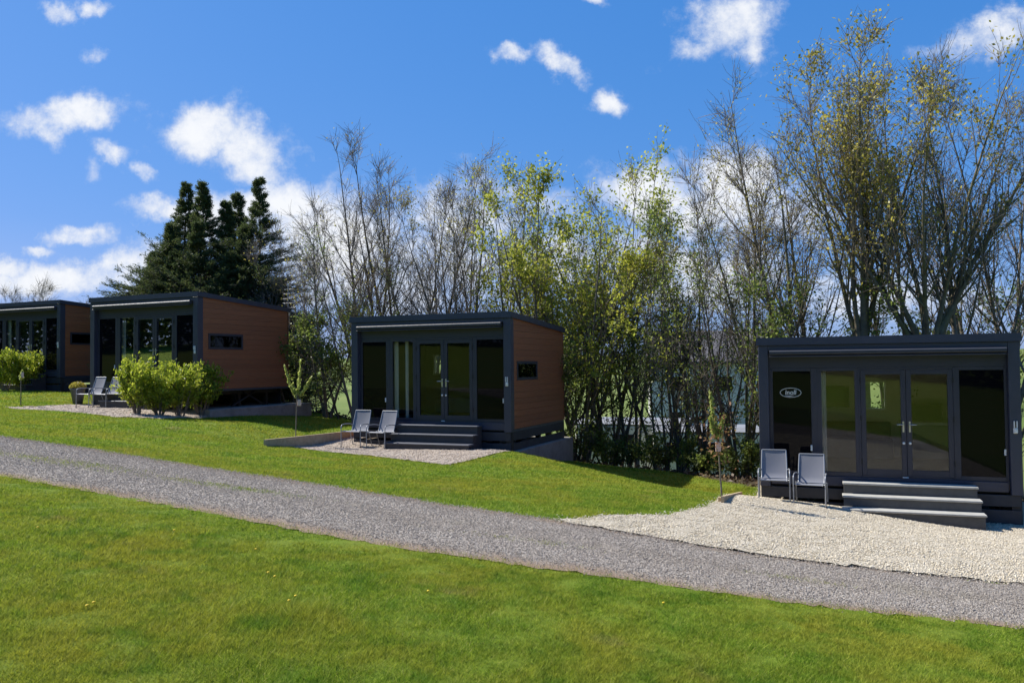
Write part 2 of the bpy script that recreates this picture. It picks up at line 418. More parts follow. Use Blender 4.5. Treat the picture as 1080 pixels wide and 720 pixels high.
NEAR = resample([gp(*p) for p in near_px], 160); FAR = resample([gp(*p) for p in far_px], 160)
NEAR = smooth_line(NEAR, 6); FAR = smooth_line(FAR, 6)
NEAR[:, 1] += rng.normal(0, .03, len(NEAR)); FAR[:, 1] += rng.normal(0, .03, len(FAR))
ROAD = np.r_[NEAR, FAR[::-1]]

# cabins: front left corner, turn, size
W, D, H = 4.36, 3.7, 2.75
def local(pod, u, v): 
    x, y, z, th = pod; return np.array([x+u*math.cos(th)+v*math.sin(th), y-u*math.sin(th)+v*math.cos(th)])
def from_right(px, Y, th, zrel):
    x = ray(px, 385)[0]*Y; th = R(th)
    x += .13*math.sin(th); Y += .13*math.cos(th)
    return (x-W*math.cos(th), Y+W*math.sin(th), 1.6+zrel, th)
POD3 = from_right(1075, 14.4, 20.3, -2.30)
POD2 = from_right(538, 19.3, 22.5, -1.51)
POD1 = from_right(208, 23.2, 25.0, -.60)
POD0 = from_right(63, 30.0, 25.0, -.22)

PAD3 = [gp(590, 549.5), gp(640, 545), gp(705, 544), gp(745, 535), gp(790, 521), local(POD3, -.25, .3), local(POD3, -.25, 3.9), local(POD3, W+1.4, 3.9), local(POD3, W+1.6, -1.5)]
PAD3 = [p for p in PAD3]+[np.array(p) for p in (FAR*.95+NEAR*.05)[np.argsort(FAR[:, 0])][::-1] if p[0] > PAD3[0][0] and p[0] < 11.0]
PAD2 = [gp(308, 471.5), gp(390, 481), gp(470, 491), local(POD2, W+.06, -.02), local(POD2, W+.06, 3.9), local(POD2, -.2, 3.9), local(POD2, -.5, 1.2)]
PAD1 = [gp(4, 429.5), gp(60, 434), gp(120, 440), gp(170, 442), gp(222, 440), local(POD1, W+.25, .1), local(POD1, W+.25, 4.2), local(POD1, -.3, 4.2), local(POD1, -.3, -.3), gp(72, 427)]
PAD0 = [gp(-40, 413), gp(62, 409.5), local(POD0, W+.5, 0), local(POD0, W+.5, 4), local(POD0, -1, 4), local(POD0, -2, -2)]
PADS = [PAD0, PAD1, PAD2, PAD3]
EDGE = [(-70, 45), (-40, 40), (-20, 37), (-12, 31), (-6.5, 28.3), (-3.5, 26.6), (1.8, 23.6), (3.9, 21.4), (5.6, 18.9), (6.6, 19.4), (10, 18.0), (14, 15.5), (30, 10), (60, 0)]
LAWN = [(-90, -60)]+EDGE+[(60, -60)]

# ------------------------------------------------------------------ ground sheet
def axis(lo, hi, st, far, g=1.28):
    a = list(np.arange(lo, hi+1e-6, st)); s = st
    while a[-1] < far: s *= g; a.append(a[-1]+s)
    s = st
    while a[0] > -far: s *= g; a.insert(0, a[0]-s)
    return np.array(a)
gx, gy = axis(-26, 16, .22, 2200), axis(-2, 36, .22, 2200)
GX, GY = np.meshgrid(gx, gy); GZ = T(GX, GY)
micro = rng.normal(0, .006, GX.shape); GZ = GZ + np.where(np.hypot(GX, GY-12) < 40, micro, 0)
for P in PADS+[ROAD[::2]]:
    P = np.asarray(P); k = inside(P, GX, GY); kk = np.nonzero(k)
    dd = seg_dist(np.r_[P, P[:1]], GX[kk], GY[kk]); GZ[kk] -= .035*np.clip((dd-.12)/.2, 0, 1)
lawn = inside(LAWN, GX, GY).astype(float); field = np.clip((seg_dist(EDGE, GX, GY)-6.0)/2.0, 0, 1)*(1-lawn)
nx, ny = len(gx), len(gy)
ii = (np.arange(ny-1)[:, None]*nx+np.arange(nx-1)[None]).ravel()
tag(mesh_np('ground', np.c_[GX.ravel(), GY.ravel(), GZ.ravel()], [np.c_[ii, ii+1, ii+nx+1, ii+nx]], M['ground'], smooth=True,
            attr={'lawn': lawn.ravel(), 'field': field.ravel()}), kind='structure', label='sloping lawn and woodland ground')

# road: strip between its two edges
MA = 16
t = np.linspace(0, 1, MA)[None, :, None]
RP = NEAR[:, None]*(1-t)+FAR[:, None]*t
crown = .008*np.sin(np.pi*t[..., 0])
RZ = T(RP[..., 0], RP[..., 1])+.004+crown+rng.normal(0, .002, RP.shape[:2])
nn = len(NEAR); ii = (np.arange(nn-1)[:, None]*MA+np.arange(MA-1)[None]).ravel()
tag(mesh_np('road', np.c_[RP.reshape(-1, 2), RZ.ravel()], [np.c_[ii, ii+MA, ii+MA+1, ii+1]], M['road'], smooth=True,
            attr={'across': np.broadcast_to(t[..., 0], (nn, MA)).ravel()}), kind='structure', label='grey gravel drive crossing the grass')

def sheet(name, poly, mat, dz, label, st=.16):
    poly = np.asarray(poly); lo = poly.min(0)-st; hi = poly.max(0)+st
    xs = np.arange(lo[0], hi[0], st); ys = np.arange(lo[1], hi[1], st); X, Y = np.meshgrid(xs, ys)
    cen = inside(poly, X+st/2, Y+st/2)[:-1, :-1]
    # pull the outline vertices on to the outline itself
    X0 = X.copy(); Y0 = Y.copy()
    used = np.zeros(X.shape, int)
    for a in (0, 1):
        for b in (0, 1): used[a:a+cen.shape[0], b:b+cen.shape[1]] += cen
    m = (used > 0) & (used < 4)
    cl = np.r_[poly, poly[:1]]
    q = np.c_[X[m], Y[m]]; best = np.full(len(q), 1e9); bq = q.copy()
    for (p0, p1) in zip(cl[:-1], cl[1:]):
        L = ((p1-p0)**2).sum()+1e-9; tt = np.clip(((q-p0)@(p1-p0))/L, 0, 1); c = p0+tt[:, None]*(p1-p0)
        d = np.hypot(*(q-c).T); k = d < best; best[k] = d[k]; bq[k] = c[k]
    X[m] = bq[:, 0]; Y[m] = bq[:, 1]
    Z = T(X, Y)+dz+rng.normal(0, .006, X.shape)
    n = X.shape[1]; r, c = np.nonzero(cen); i = r*n+c
    return tag(mesh_np(name, np.c_[X.ravel(), Y.ravel(), Z.ravel()], [np.c_[i, i+1, i+n+1, i+n]], mat, smooth=True), kind='structure', label=label)
sheet('gravel_forecourt', PAD3, M['white_gravel'], .022, 'pale limestone gravel in front of the right hand cabin')
sheet('gravel_patio', PAD2, M['pink_gravel'], .018, 'pale gravel patch in front of the middle cabin')
sheet('gravel_terrace', PAD1, M['pink_gravel'], .018, 'pinkish gravel patch in front of the cabin behind the bushes')
sheet('gravel_strip', PAD0, M['pink_gravel'], .018, 'gravel strip in front of the farthest cabin')

# ------------------------------------------------------------------ loose stones
def stones(name, poly, n, s0, s1, mat, dz, label, ref=None):
    poly = np.asarray(poly); lo = poly.min(0); hi = poly.max(0)
    x = rng.uniform(lo[0]-.1, hi[0]+.1, n*5); y = rng.uniform(lo[1]-.1, hi[1]+.1, n*5)
    jx = x+rng.normal(0, .05, len(x)); jy = y+rng.normal(0, .05, len(x))
    k = inside(poly, jx, jy) & (y > 2) & (np.abs(x/y) < .72)
    x = x[k][:n]; y = y[k][:n]
    if name == 'drive_chippings':
        k = seg_dist(NEAR[::3], x, y) > rng.uniform(0, .32, len(x)); x = x[k]; y = y[k]
    z = T(x, y)+dz
    m = len(x); s = rng.uniform(s0, s1, m)[:, None]
    base = np.array([(1, 0, 0), (-1, 0, 0), (0, 1, 0), (0, -1, 0), (0, 0, .7), (0, 0, -.7)], float)
    V = base[None]*rng.uniform(.6, 1.25, (m, 6, 1))*s[:, None]
    a = rng.uniform(0, 6.28, m); ca, sa = np.cos(a), np.sin(a)
    V = np.stack([V[..., 0]*ca[:, None]-V[..., 1]*sa[:, None], V[..., 0]*sa[:, None]+V[..., 1]*ca[:, None], V[..., 2]], -1)
    V += rng.normal(0, 1, V.shape)*s[:, None]*.15
    V += np.c_[x, y, z+s[:, 0]*.25][:, None]
    F = np.array([(0, 2, 4), (2, 1, 4), (1, 3, 4), (3, 0, 4), (2, 0, 5), (1, 2, 5), (3, 1, 5), (0, 3, 5)])
    F = (F[None]+6*np.arange(m)[:, None, None]).reshape(-1, 3)
    return tag(mesh_np(name, V.reshape(-1, 3), [F], mat), kind='stuff', label=label)
stones('limestone_chippings', PAD3, 75000, .006, .013, M['stone_white'], .024, 'loose pale limestone chippings of the forecourt')
STRAY = [p+(p-np.mean(PAD3, 0))/np.linalg.norm(p-np.mean(PAD3, 0))*.28 for p in PAD3]
stones('strayed_chippings', STRAY, 2600, .007, .014, M['stone_white'], .02, 'limestone chips strayed over the edge of the forecourt')
stones('patio_chippings', PAD2, 11000, .008, .017, M['stone_pink'], .02, 'loose chippings of the middle cabin gravel')
stones('terrace_chippings', PAD1, 8000, .008, .018, M['stone_pink'], .02, 'loose chippings of the gravel behind the bushes')
stones('drive_chippings', ROAD, 95000, .004, .009, M['stone_grey'], .014, 'loose grey stone chippings of the drive')

# ------------------------------------------------------------------ grass
def grass():
    parts = []
    d0s = [(2.6, 5, 22000), (5, 7, 15000), (7, 10, 8500), (10, 14, 4200), (14, 19, 1900), (19, 26, 1000), (26, 34, 520)]
    for (a, b, rho) in d0s:
        xm = .70*b+1.5; n = int(rho*(b-a)*2*xm)
        x = rng.uniform(-xm, xm, n); y = rng.uniform(a, b, n)
        k = np.abs(x) < .68*y+1.2; x = x[k]; y = y[k]
        jx = x+rng.normal(0, .055, len(x)); jy = y+rng.normal(0, .055, len(x))
        k = inside(LAWN, jx, jy) & ~inside(ROAD, jx, jy)
        for P in PADS: k &= ~inside(P, jx, jy)
        parts.append((x[k], y[k]))
    for (px, py, n, a, b) in [(45, 486, 1300, .7, .12), (108, 492, 500, .4, .1), (235, 514, 1300, .6, .10), (262, 517, 800, .35, .08), (560, 572, 350, .35, .06), (840, 612, 350, .3, .05)]:
        q = gp(px, py); u, v = rng.normal(0, a, n), rng.normal(0, b, n); parts.append((q[0]+u*.95+v*.3, q[1]-u*.3+v*.95))
    k = rng.integers(0, len(NEAR), 5200); o = np.abs(rng.normal(0, .09, len(k))); parts.append((NEAR[k, 0]+rng.normal(0, .06, len(k)), NEAR[k, 1]+o))
    k = rng.integers(0, len(FAR), 2600); o = np.abs(rng.normal(0, .08, len(k))); kk = FAR[k, 0] < .7; parts.append((FAR[k, 0][kk]+rng.normal(0, .06, kk.sum()), FAR[k, 1][kk]-o[kk]))
    x = np.concatenate([p[0] for p in parts]); y = np.concatenate([p[1] for p in parts])
    # a few blades creep over the road's edge and along its middle
    z = T(x, y)-.006; d = np.hypot(x, y); m = len(x)
    TU = gp(314, 650)
    # clumpy length
    cl = .5+.5*np.sin(x*2.1+1.3*np.sin(y*1.7))*np.sin(y*2.6+1.1*np.sin(x*1.9)); cl2 = .5+.5*np.sin(x*7.7+2*np.sin(y*5.1))*np.sin(y*8.3+2*np.sin(x*6.1))
    edge = np.minimum(seg_dist(NEAR[::4], x, y), 1.0)
    cl3 = .5+.5*np.sin(x*31+3*np.sin(y*23))*np.sin(y*37+3*np.sin(x*19))
    h = rng.uniform(.012, .034, m)*(.70+.25*cl+.25*cl2+.5*cl3)*(.55+.45*edge)+d*.0004
    tuft = np.exp(-((x-TU[0])**2/.10+(y-TU[1])**2/.06))*(rng.random(m) < .7); h *= 1+1.5*tuft
    w = np.maximum(.0042, d*.00095)*rng.uniform(.7, 1.3, m)
    an = rng.uniform(0, 6.28, m); ln = rng.uniform(.3, 1.6, m)*h; la = rng.uniform(0, 6.28, m)
    ax, ay = np.cos(an)*w/2, np.sin(an)*w/2
    V = np.stack([np.c_[x-ax, y-ay, z], np.c_[x+ax, y+ay, z], np.c_[x+np.cos(la)*ln, y+np.sin(la)*ln, z+h]], 1).reshape(-1, 3)
    F = np.arange(3*m).reshape(-1, 3)
    print('grass blades', m)
    tag(mesh_np('lawn_grass', V, [F], M['grass']), kind='stuff', label='short mown green grass of the sunny lawn')
grass()
for i, (px, py) in enumerate([(92, 645), (99, 641), (305, 638), (270, 583), (290, 612), (312, 634), (283, 608), (392, 520), (700, 640), (40, 560), (184, 563), (452, 628)]):
    q = gp(px, py); root = empty('dandelion', (q[0], q[1], T(*q)), i*.9, label='yellow dandelion flower dotted in the mown lawn', cat='flower', group='dandelions in the lawn'); root.scale = (.62, .62, .8)
    m = MB(); m.tube([(0, 0, -.01), (.004, 0, .035)], .0025, 5); m.build('stem', M['leaf_green'], root)
    m = MB(); m.lathe([(0, .033), (.012, .034), (.019, .041), (.014, .046), (0, .049)], 9); m.build('flower_head', M['dandelion'], root)

# ------------------------------------------------------------------ plants
UP = np.array([0, 0, 1.0])
def nrm(a): return a/(np.linalg.norm(a, axis=-1, keepdims=True)+1e-9)
def grow(st, d, L, k, wander, up, g):
    P = np.empty((len(st), k, 3)); P[:, 0] = st; d = nrm(d); step = (L/(k-1))[:, None]
    for i in range(1, k):
        P[:, i] = P[:, i-1]+d*step
        d = nrm(d+g.normal(0, wander, d.shape)+UP*up)
    return P
def kids(P, Rr, cnt, t0, t1, g, power=1.0):
    n, k, _ = P.shape; idx = np.repeat(np.arange(n), cnt); t = t0+(t1-t0)*g.random(len(idx))**power
    f = t*(k-1); i = np.minimum(f.astype(int), k-2); fr = (f-i)[:, None]
    pos = P[idx, i]*(1-fr)+P[idx, i+1]*fr; tan = nrm(P[idx, i+1]-P[idx, i]); r = Rr[idx, i]*(1-fr[:, 0])+Rr[idx, i+1]*fr[:, 0]
    return pos, tan, r, t
def tubes(P, Rr, s):
    n, k, _ = P.shape
    tn = np.empty_like(P); tn[:, 1:-1] = P[:, 2:]-P[:, :-2]; tn[:, 0] = P[:, 1]-P[:, 0]; tn[:, -1] = P[:, -1]-P[:, -2]; tn = nrm(tn)
    ref = np.where(np.abs(tn[..., 2:3]) > .9, np.array([1., 0, 0]), UP)
    a = nrm(np.cross(tn, ref)); b = np.cross(tn, a)
    an = 2*np.pi*np.arange(s)/s
    V = P[:, :, None]+(a[:, :, None]*np.cos(an)[:, None]+b[:, :, None]*np.sin(an)[:, None])*Rr[:, :, None, None]
    base = (np.arange(n)*k*s)[:, None, None]+(np.arange(k-1)*s)[None, :, None]; j = np.arange(s); j2 = (j+1) % s
    F = np.stack([base+j, base+j2, base+s+j2, base+s+j], -1).reshape(-1, 4)
    return V.reshape(-1, 3), F
def leaves(P, size, asp, g, axis_=None, al=.5):
    n = len(P); a = nrm(g.normal(size=(n, 3))*(1 if axis_ is None else al)+(0 if axis_ is None else axis_))
    b = nrm(np.cross(a, g.normal(size=(n, 3)))); s = (size*g.uniform(.6, 1.35, n))[:, None]
    V = np.stack([P-a*s*.5, P+b*s*asp*.5, P+a*s*.5, P-b*s*asp*.5], 1).reshape(-1, 3)
    return V, np.arange(4*n).reshape(-1, 4)
def join(parts):
    V = []; F = []; Mi = []; o = 0
    for (v, f, m) in parts:
        if len(v) == 0: continue
        V.append(v); F.append(f+o); Mi.append(np.full(len(f), m)); o += len(v)
    return np.concatenate(V), np.concatenate(F), np.concatenate(Mi)

def tree(name, label, loc, h, seed, stems=2, spread=.22, nb=14, nt=6, ntt=2, leaf=None, nleaf=0, lsize=.055, bark='bark', r0=None,
         lean=(0, 0), low=.16, ang=.72, blen=.34, cat='tree', group='trees growing behind the cabins', leaf_hi=0.0, fork=.0, twig='twig', up=.13, lower=0):
    g = np.random.default_rng(seed); root = empty(name, loc, 0, label=label, cat=cat, group=group)
    r0 = r0 or h*.0082
    an = g.uniform(0, 6.28)+np.arange(stems)*6.283/stems+g.normal(0, .35, stems)
    sp = spread*1.35*g.uniform(.45, 1.25, stems)
    if stems == 1: sp = sp*.3
    dr = np.c_[np.cos(an)*sp+lean[0], np.sin(an)*sp*.8+lean[1], np.ones(stems)]
    st = np.c_[np.cos(an)*r0*.7*(stems > 1), np.sin(an)*r0*.7*(stems > 1), np.full(stems, -.25)]
    if fork > 0 and stems > 1:
        st[:, 2] = fork*g.uniform(.82, 1, stems)
    h0 = h-fork if fork else h
    L = h0*g.uniform(.86 if fork else .74, .98 if fork else .94, stems); L[0] = h0*.95
    P0 = grow(st, dr, L*1.02, 14, .036, .012, g); tt = np.linspace(0, 1, 14)
    R0 = r0*(.9 if fork else 1)*(g.uniform(.7, 1, stems)[:, None])*(1-.965*tt[None])**.85*(1+.5*np.exp(-tt[None]*14))
    pts = [(*tubes(P0, R0, 7), 0)]
    if fork > 0 and stems > 1:
        Pt = np.array([[(0, 0, -.3), (0.01, 0, fork*.35), (0, .01, fork*.75), (0, 0, fork*1.05)]], float)
        pts.append((*tubes(Pt, np.array([[r0*1.9, r0*1.55, r0*1.4, r0*1.1]]), 9), 0))
    p, tn, r, t1 = kids(P0, R0, nb, low, .99, g)
    side = nrm(np.cross(tn, g.normal(size=tn.shape)))
    P1 = grow(p, tn+side*ang*g.uniform(.6, 1.4, (len(p), 1)), h*blen*(1.12-t1)*g.uniform(.4, 1.2, len(p))+.3, 8, .07, up, g)
    R1 = np.clip(r*.55, .010, None)[:, None]*(1-.8*np.linspace(0, 1, 8))[None]
    pts.append((*tubes(P1, R1, 5), 0))
    V, F, Mi = join(pts)
    mesh_np('trunk', V, [F], [M[bark]], Mi, root, True)
    L1 = np.linalg.norm(np.diff(P1, axis=1), axis=-1).sum(1)
    p, tn, r, t2 = kids(P1, R1, nt, .15, 1.0, g); l1 = np.repeat(L1, nt)
    side = nrm(np.cross(tn, g.normal(size=tn.shape)))
    P2 = grow(p, tn+side*.7*g.uniform(.6, 1.4, (len(p), 1)), l1*.5*(1.15-t2)*g.uniform(.6, 1.3, len(p))+.12, 5, .11, .09, g)
    R2 = np.clip(r*.65, .0075, .02)[:, None]*(1-.6*np.linspace(0, 1, 5))[None]
    cp = [(*tubes(P2, R2, 3), 0)]
    p, tn, r, t3 = kids(P2, R2, ntt, .1, 1.0, g)
    side = nrm(np.cross(tn, g.normal(size=tn.shape)))
    P3 = grow(p, tn+side*.7, g.uniform(.2, .7, len(p))*min(1, h/8), 3, .12, .10, g)
    R3 = np.full((len(p), 3), .0056)*np.array([1, .8, .5]); cp.append((*tubes(P3, R3, 3), 0))
    if nleaf:
        q = P3.reshape(-1, 3); z = q[:, 2]/h; wgt = np.clip((z-leaf_hi)*4, 0.04, 1)
        # leaves come in clumps on some twigs and leave others bare
        cl = np.sin(q[:, 0]*2.3+seed)*np.sin(q[:, 1]*2.1+seed*2)*np.sin(q[:, 2]*1.9+seed*3); wgt = wgt*np.clip(.35+1.1*cl, .06, 1)
        k = g.choice(len(q), nleaf, p=wgt/wgt.sum()); c = q[k]+g.normal(0, .05+lsize*.4, (nleaf, 3))
        cp.append((*leaves(c, lsize, .62, g), 1))
    if lower:
        q = np.concatenate([P0[:, 1:5].reshape(-1, 3), P1[t1 < .5].reshape(-1, 3)]); k = g.integers(0, len(q), lower)
        cp.append((*leaves(q[k]+g.normal(0, .16, (lower, 3)), .06, .7, g), 1))
    V, F, Mi = join(cp)
    mesh_np('crown', V, [F], [M[twig], M[leaf or 'leaf_green']], Mi, root)
    return root

def bush(name, label, loc, h, w, seed, leaf='leaf_bush', nleaf=3600, lsize=.085, asp=.42, stems=13, cat='bush', group=None, nb=9, droop=.25, bark='twig'):
    g = np.random.default_rng(seed); root = empty(name, loc, 0, label=label, cat=cat, group=group)
    an = g.uniform(0, 6.28, stems); sp = (w/h)*.62*np.sqrt(g.uniform(.02, 1, stems))
    st = np.c_[np.cos(an)*.06, np.sin(an)*.06, np.full(stems, -.08)]
    P0 = grow(st, np.c_[np.cos(an)*sp, np.sin(an)*sp, np.ones(stems)], h*g.uniform(.72, 1.02, stems), 7, .07, .06, g)
    R0 = (.009+.006*h)*(1-.8*np.linspace(0, 1, 7))[None]*g.uniform(.7, 1.1, (stems, 1))
    p, tn, r, t1 = kids(P0, R0, nb, .25, 1, g); side = nrm(np.cross(tn, g.normal(size=tn.shape)))
    P1 = grow(p, tn+side*1.0, h*.30*g.uniform(.5, 1.2, len(p))*(1.25-.6*t1), 5, .12, .08, g); R1 = np.full((len(p), 5), .004)*np.linspace(1, .6, 5)
    a, b = tubes(P0, R0, 5), tubes(P1, R1, 3)
    V, F, Mi = join([(*a, 0), (*b, 0)]); mesh_np('stem', V, [F], [M[bark]], Mi, root, True)
    q, tq, _, _ = kids(P1, R1, max(1, int(nleaf/len(P1))), .1, 1.05, g)
    V, F = leaves(q+g.normal(0, lsize*.45, q.shape), lsize, asp, g, tq*.6+UP*.35, .55)
    mesh_np('foliage', V, [F], [M[leaf]], None, root)
    return root

def conifer(label, loc, h, rad, seed, n=340, lo=.03):
    g = np.random.default_rng(seed); root = empty('conifer_tree', loc, 0, label=label, cat='conifer', group='conifers behind the cabin with the bushes')
    P0 = grow(np.array([[0, 0, -.2]]), np.array([[g.normal(0, .02), g.normal(0, .02), 1.]]), np.array([h]), 16, .012, .03, g)
    R0 = (h*.014*(1-.96*np.linspace(0, 1, 16)))[None]
    V, F = tubes(P0, R0, 7); mesh_np('trunk', V, [F], [M['bark_dark']], None, root, True)
    p, tn, r, t = kids(P0, R0, n, lo, .995, g, 1.1); an = g.uniform(0, 6.28, n)
    out = np.c_[np.cos(an), np.sin(an), np.zeros(n)]
    lump = 1+.18*np.sin(an*3+seed)*np.sin(t*9+seed)
    prof = np.interp(t, [0, .35, .6, .75, .86, 1], [1.2, 1.12, .76, .27, .11, .02])
    L = rad*prof*g.uniform(.5, 1.15, n)*lump+.08
    P1 = grow(p, out+UP*(.05+.5*t[:, None]**2+g.normal(0, .12, (n, 1))), L, 6, .07, .02, g)
    R1 = np.clip(L*.012, .004, .03)[:, None]*np.linspace(1, .3, 6)[None]
    cp = [(*tubes(P1, R1, 3), 0)]
    cnt = 10; q, tq, _, s = kids(P1, R1, cnt, .25, 1.02, g, .7)
    sd = nrm(np.cross(tq, UP+g.normal(0, .3, tq.shape)))*g.choice([-1, 1], (len(q), 1))
    ln = np.repeat(L, cnt)*.22*(1.25-s)+.10
    P2 = grow(q, tq*.9+sd*g.uniform(.3, 1, (len(q), 1)), ln, 4, .12, -.02, g)
    cp.append((*tubes(P2, np.full((len(q), 4), .0045), 3), 0))
    q, tq, _, _ = kids(P2, np.full((len(P2), 4), .004), 12, 0, 1.05, g)
    cp.append((*leaves(q+g.normal(0, .035, q.shape), .095, .22, g, tq*1.0+UP*.1, .5), 1))
    V, F, Mi = join(cp); mesh_np('crown', V, [F], [M['bark_dark'], M['conifer']], Mi, root)
    return root

def zt(px, py, Y): return at(px, py, Y)[2]
def hgt(px, py, Y): return zt(px, py, Y)-put(px, Y)[2]

# --- deciduous row: px, distance, top px, kind, label
BARE = dict(low=.27, stems=3, spread=.16, nb=16, nt=7, ntt=3, nleaf=450, leaf='leaf_ochre', lsize=.06, bark='bark', leaf_hi=.3)
TREES = [
 (24, 56, 268, 'bare_tree', 'distant rounded bare tree beyond the roof of the farthest cabin', dict(stems=5, spread=.5, nb=12, nt=9, ntt=6, ang=.8, nleaf=500, leaf='leaf_ochre')),
 (318, 29, 235, 'bare_tree', 'small bare grey tree right beside the dark conifers', dict(BARE, stems=3, spread=.22, nb=13)),
 (345, 27, 212, 'bare_tree', 'bare grey tree between the conifers and the middle cabin', dict(BARE, stems=3, spread=.2)),
 (376, 26.5, 238, 'young_tree', 'olive green leafy tree over the left roof corner of the middle cabin', dict(stems=3, spread=.2, leaf='leaf_green', nleaf=3800, low=.15)),
 (384, 29, 140, 'bare_tree', 'tall bare tree above the left roof corner of the middle cabin', dict(BARE, stems=3, spread=.15)),
 (425, 28, 138, 'bare_tree', 'tall bare dark-stemmed tree above the left half of the middle cabin', dict(BARE, stems=4, spread=.17, bark='bark_dark')),
 (447, 27.5, 140, 'bare_tree', 'slender bare tree above the centre of the middle cabin roof', dict(BARE, stems=2, spread=.12)),
 (468, 30, 165, 'bare_tree', 'thin purple-grey bare tree standing farther back behind the middle cabin', dict(BARE, stems=3, spread=.18, nb=14)),
 (492, 26.5, 135, 'budding_tree', 'bare tree with swelling buds on spread arms at its top, above the middle cabin', dict(BARE, stems=3, spread=.2, nleaf=1800, leaf_hi=.55)),
 (520, 28, 172, 'budding_tree', 'budding tree with fine brown twigs above the right roof corner of the middle cabin', dict(BARE, stems=3, spread=.18, nleaf=1800)),
 (548, 26, 172, 'leafy_tree', 'slim tree with yellow-green leaves arching over the right end of the middle cabin', dict(stems=3, spread=.22, leaf='leaf_yellow', nleaf=3600, lsize=.11, leaf_hi=.25)),
 (583, 25.5, 163, 'leafy_tree', 'yellow-green leafy tree just right of the brown end wall', dict(stems=4, spread=.22, leaf='leaf_yellow', nleaf=7500, lsize=.10, leaf_hi=.05)),
 (612, 24.8, 160, 'leafy_tree', 'broad yellow-green leafy tree, the fullest of the row', dict(stems=6, spread=.32, nb=16, leaf='leaf_yellow', nleaf=11500, lsize=.10, low=.12)),
 (640, 25.6, 156, 'leafy_tree', 'tallest of the yellow-green leafy trees, with a pointed top', dict(stems=3, spread=.15, leaf='leaf_yellow', nleaf=7500, lsize=.10, leaf_hi=.1)),
 (668, 26.5, 182, 'budding_tree', 'half-bare tree with scattered leaves beside the pointed yellow-green tree', dict(BARE, stems=3, spread=.2, leaf='leaf_yellow', nleaf=2600, lsize=.06)),
 (694, 25, 232, 'young_tree', 'short sparse green tree under the white clouds', dict(BARE, stems=3, spread=.2, leaf='leaf_green', nleaf=2000, lsize=.07)),
 (722, 23.5, 196, 'young_tree', 'thin upright tree with small green leaves in front of the white cloud', dict(stems=2, spread=.12, leaf='leaf_green', nleaf=2600, lsize=.08, blen=.2)),
 (748, 24.5, 225, 'young_tree', 'thin half-bare tree left of the right hand cabin', dict(BARE, stems=3, spread=.2, leaf='leaf_green', nleaf=2200)),
 (783, 22.5, 168, 'bare_tree', 'bare tree with reddish twigs just left of the right hand cabin', dict(BARE, stems=4, spread=.2, nleaf=900, bark='bark_moss')),
 (826, 21.5, 88, 'bare_tree', 'tall bare tree reaching out to the left above the right hand cabin', dict(BARE, stems=3, spread=.2, lean=(-.06, 0), nb=16, nleaf=1400, bark='bark_moss')),
 (852, 22, 68, 'bare_tree', 'tall bare tree with straight mossy trunk above the left half of the right hand cabin', dict(BARE, stems=2, spread=.16, lean=(-.04, 0), nb=20, nleaf=1600, bark='bark_moss')),
 (911, 20.6, 44, 'budding_tree', 'tallest tree, with ochre buds along its upper twigs', dict(stems=5, spread=.24, nb=15, nt=7, ntt=3, ang=.55, blen=.27, leaf='leaf_ochre', nleaf=6500, lsize=.085, bark='bark_moss', fork=4.0, leaf_hi=.25, r0=.095, low=.12, lower=500)),
 (945, 22.5, 62, 'budding_tree', 'thin tree with ochre buds standing behind the two thick forked trees', dict(BARE, stems=2, spread=.12, nb=20, nleaf=4000)),
 (980, 20.0, 52, 'budding_tree', 'thick tree fanning out into many stems above the right hand cabin', dict(stems=9, spread=.38, nb=12, nt=6, ntt=3, ang=.55, blen=.27, leaf='leaf_ochre', nleaf=4800, lsize=.08, bark='bark_moss', fork=3.6, leaf_hi=.35, r0=.088, low=.14, lower=400)),
 (1032, 20.5, 12, 'bare_tree', 'bare tree with long arms leaning right at the right edge', dict(BARE, stems=5, spread=.26, lean=(.12, 0), nb=18, nleaf=700)),
 (1072, 22, 34, 'bare_tree', 'bare twiggy tree at the far right edge', dict(BARE, stems=4, spread=.24, nb=18, nleaf=400)),
]
for i, (px, Y, py, nm, lb, kw) in enumerate(TREES):
    grp = 'trees growing behind the cabins'
    tree(nm, lb, put(px, Y), hgt(px, py, Y), 100+i*7, group=grp, **kw)
# small leafy trees whose green shows just above the roofs
LOW = [
 (306, 27.2, 322, 'bright green shrubby tree between the conifers and the small bare tree', 'leaf_green', 5000),
 (334, 28.2, 318, 'light green shrubby tree behind the sapling left of the middle cabin', 'leaf_green', 5000),
 (360, 27.0, 330, 'green shrubby tree touching the left side of the middle cabin', 'leaf_green', 5000),
 (408, 28.2, 305, 'low green tree behind the roof of the middle cabin', 'leaf_green', 3500),
 (604, 24.2, 335, 'dense green shrubby tree by the brown end wall of the middle cabin', 'leaf_green', 3800),
 (640, 24.4, 325, 'green shrubby tree under the pointed yellow-green tree', 'leaf_green', 3000),
 (808, 21.8, 270, 'small green leafy tree at the left roof corner of the right hand cabin', 'leaf_green', 3500),
 (866, 21.2, 268, 'small green leafy tree left of the two thick trunks', 'leaf_green', 3500),
 (948, 21.4, 272, 'small green leafy tree between the two thick trunks', 'leaf_green', 3200),
 (1012, 21.4, 262, 'small green leafy tree right of the fanning tree', 'leaf_green', 4200),
 (1058, 20.8, 275, 'small green leafy tree behind the right roof corner of the right hand cabin', 'leaf_green', 3800),
]
for i, (px, Y, py, lb, lf, nl) in enumerate(LOW):
    tree('shrubby_tree', lb, put(px, Y), hgt(px, py, Y), 700+i, stems=3, spread=.42, nb=10, nt=5, ntt=2, leaf=lf, nleaf=int(nl*.75), lsize=.085, low=.1, ang=.9, blen=.42,
         group='small leafy trees under the tall ones', bark='bark_dark', r0=.035)
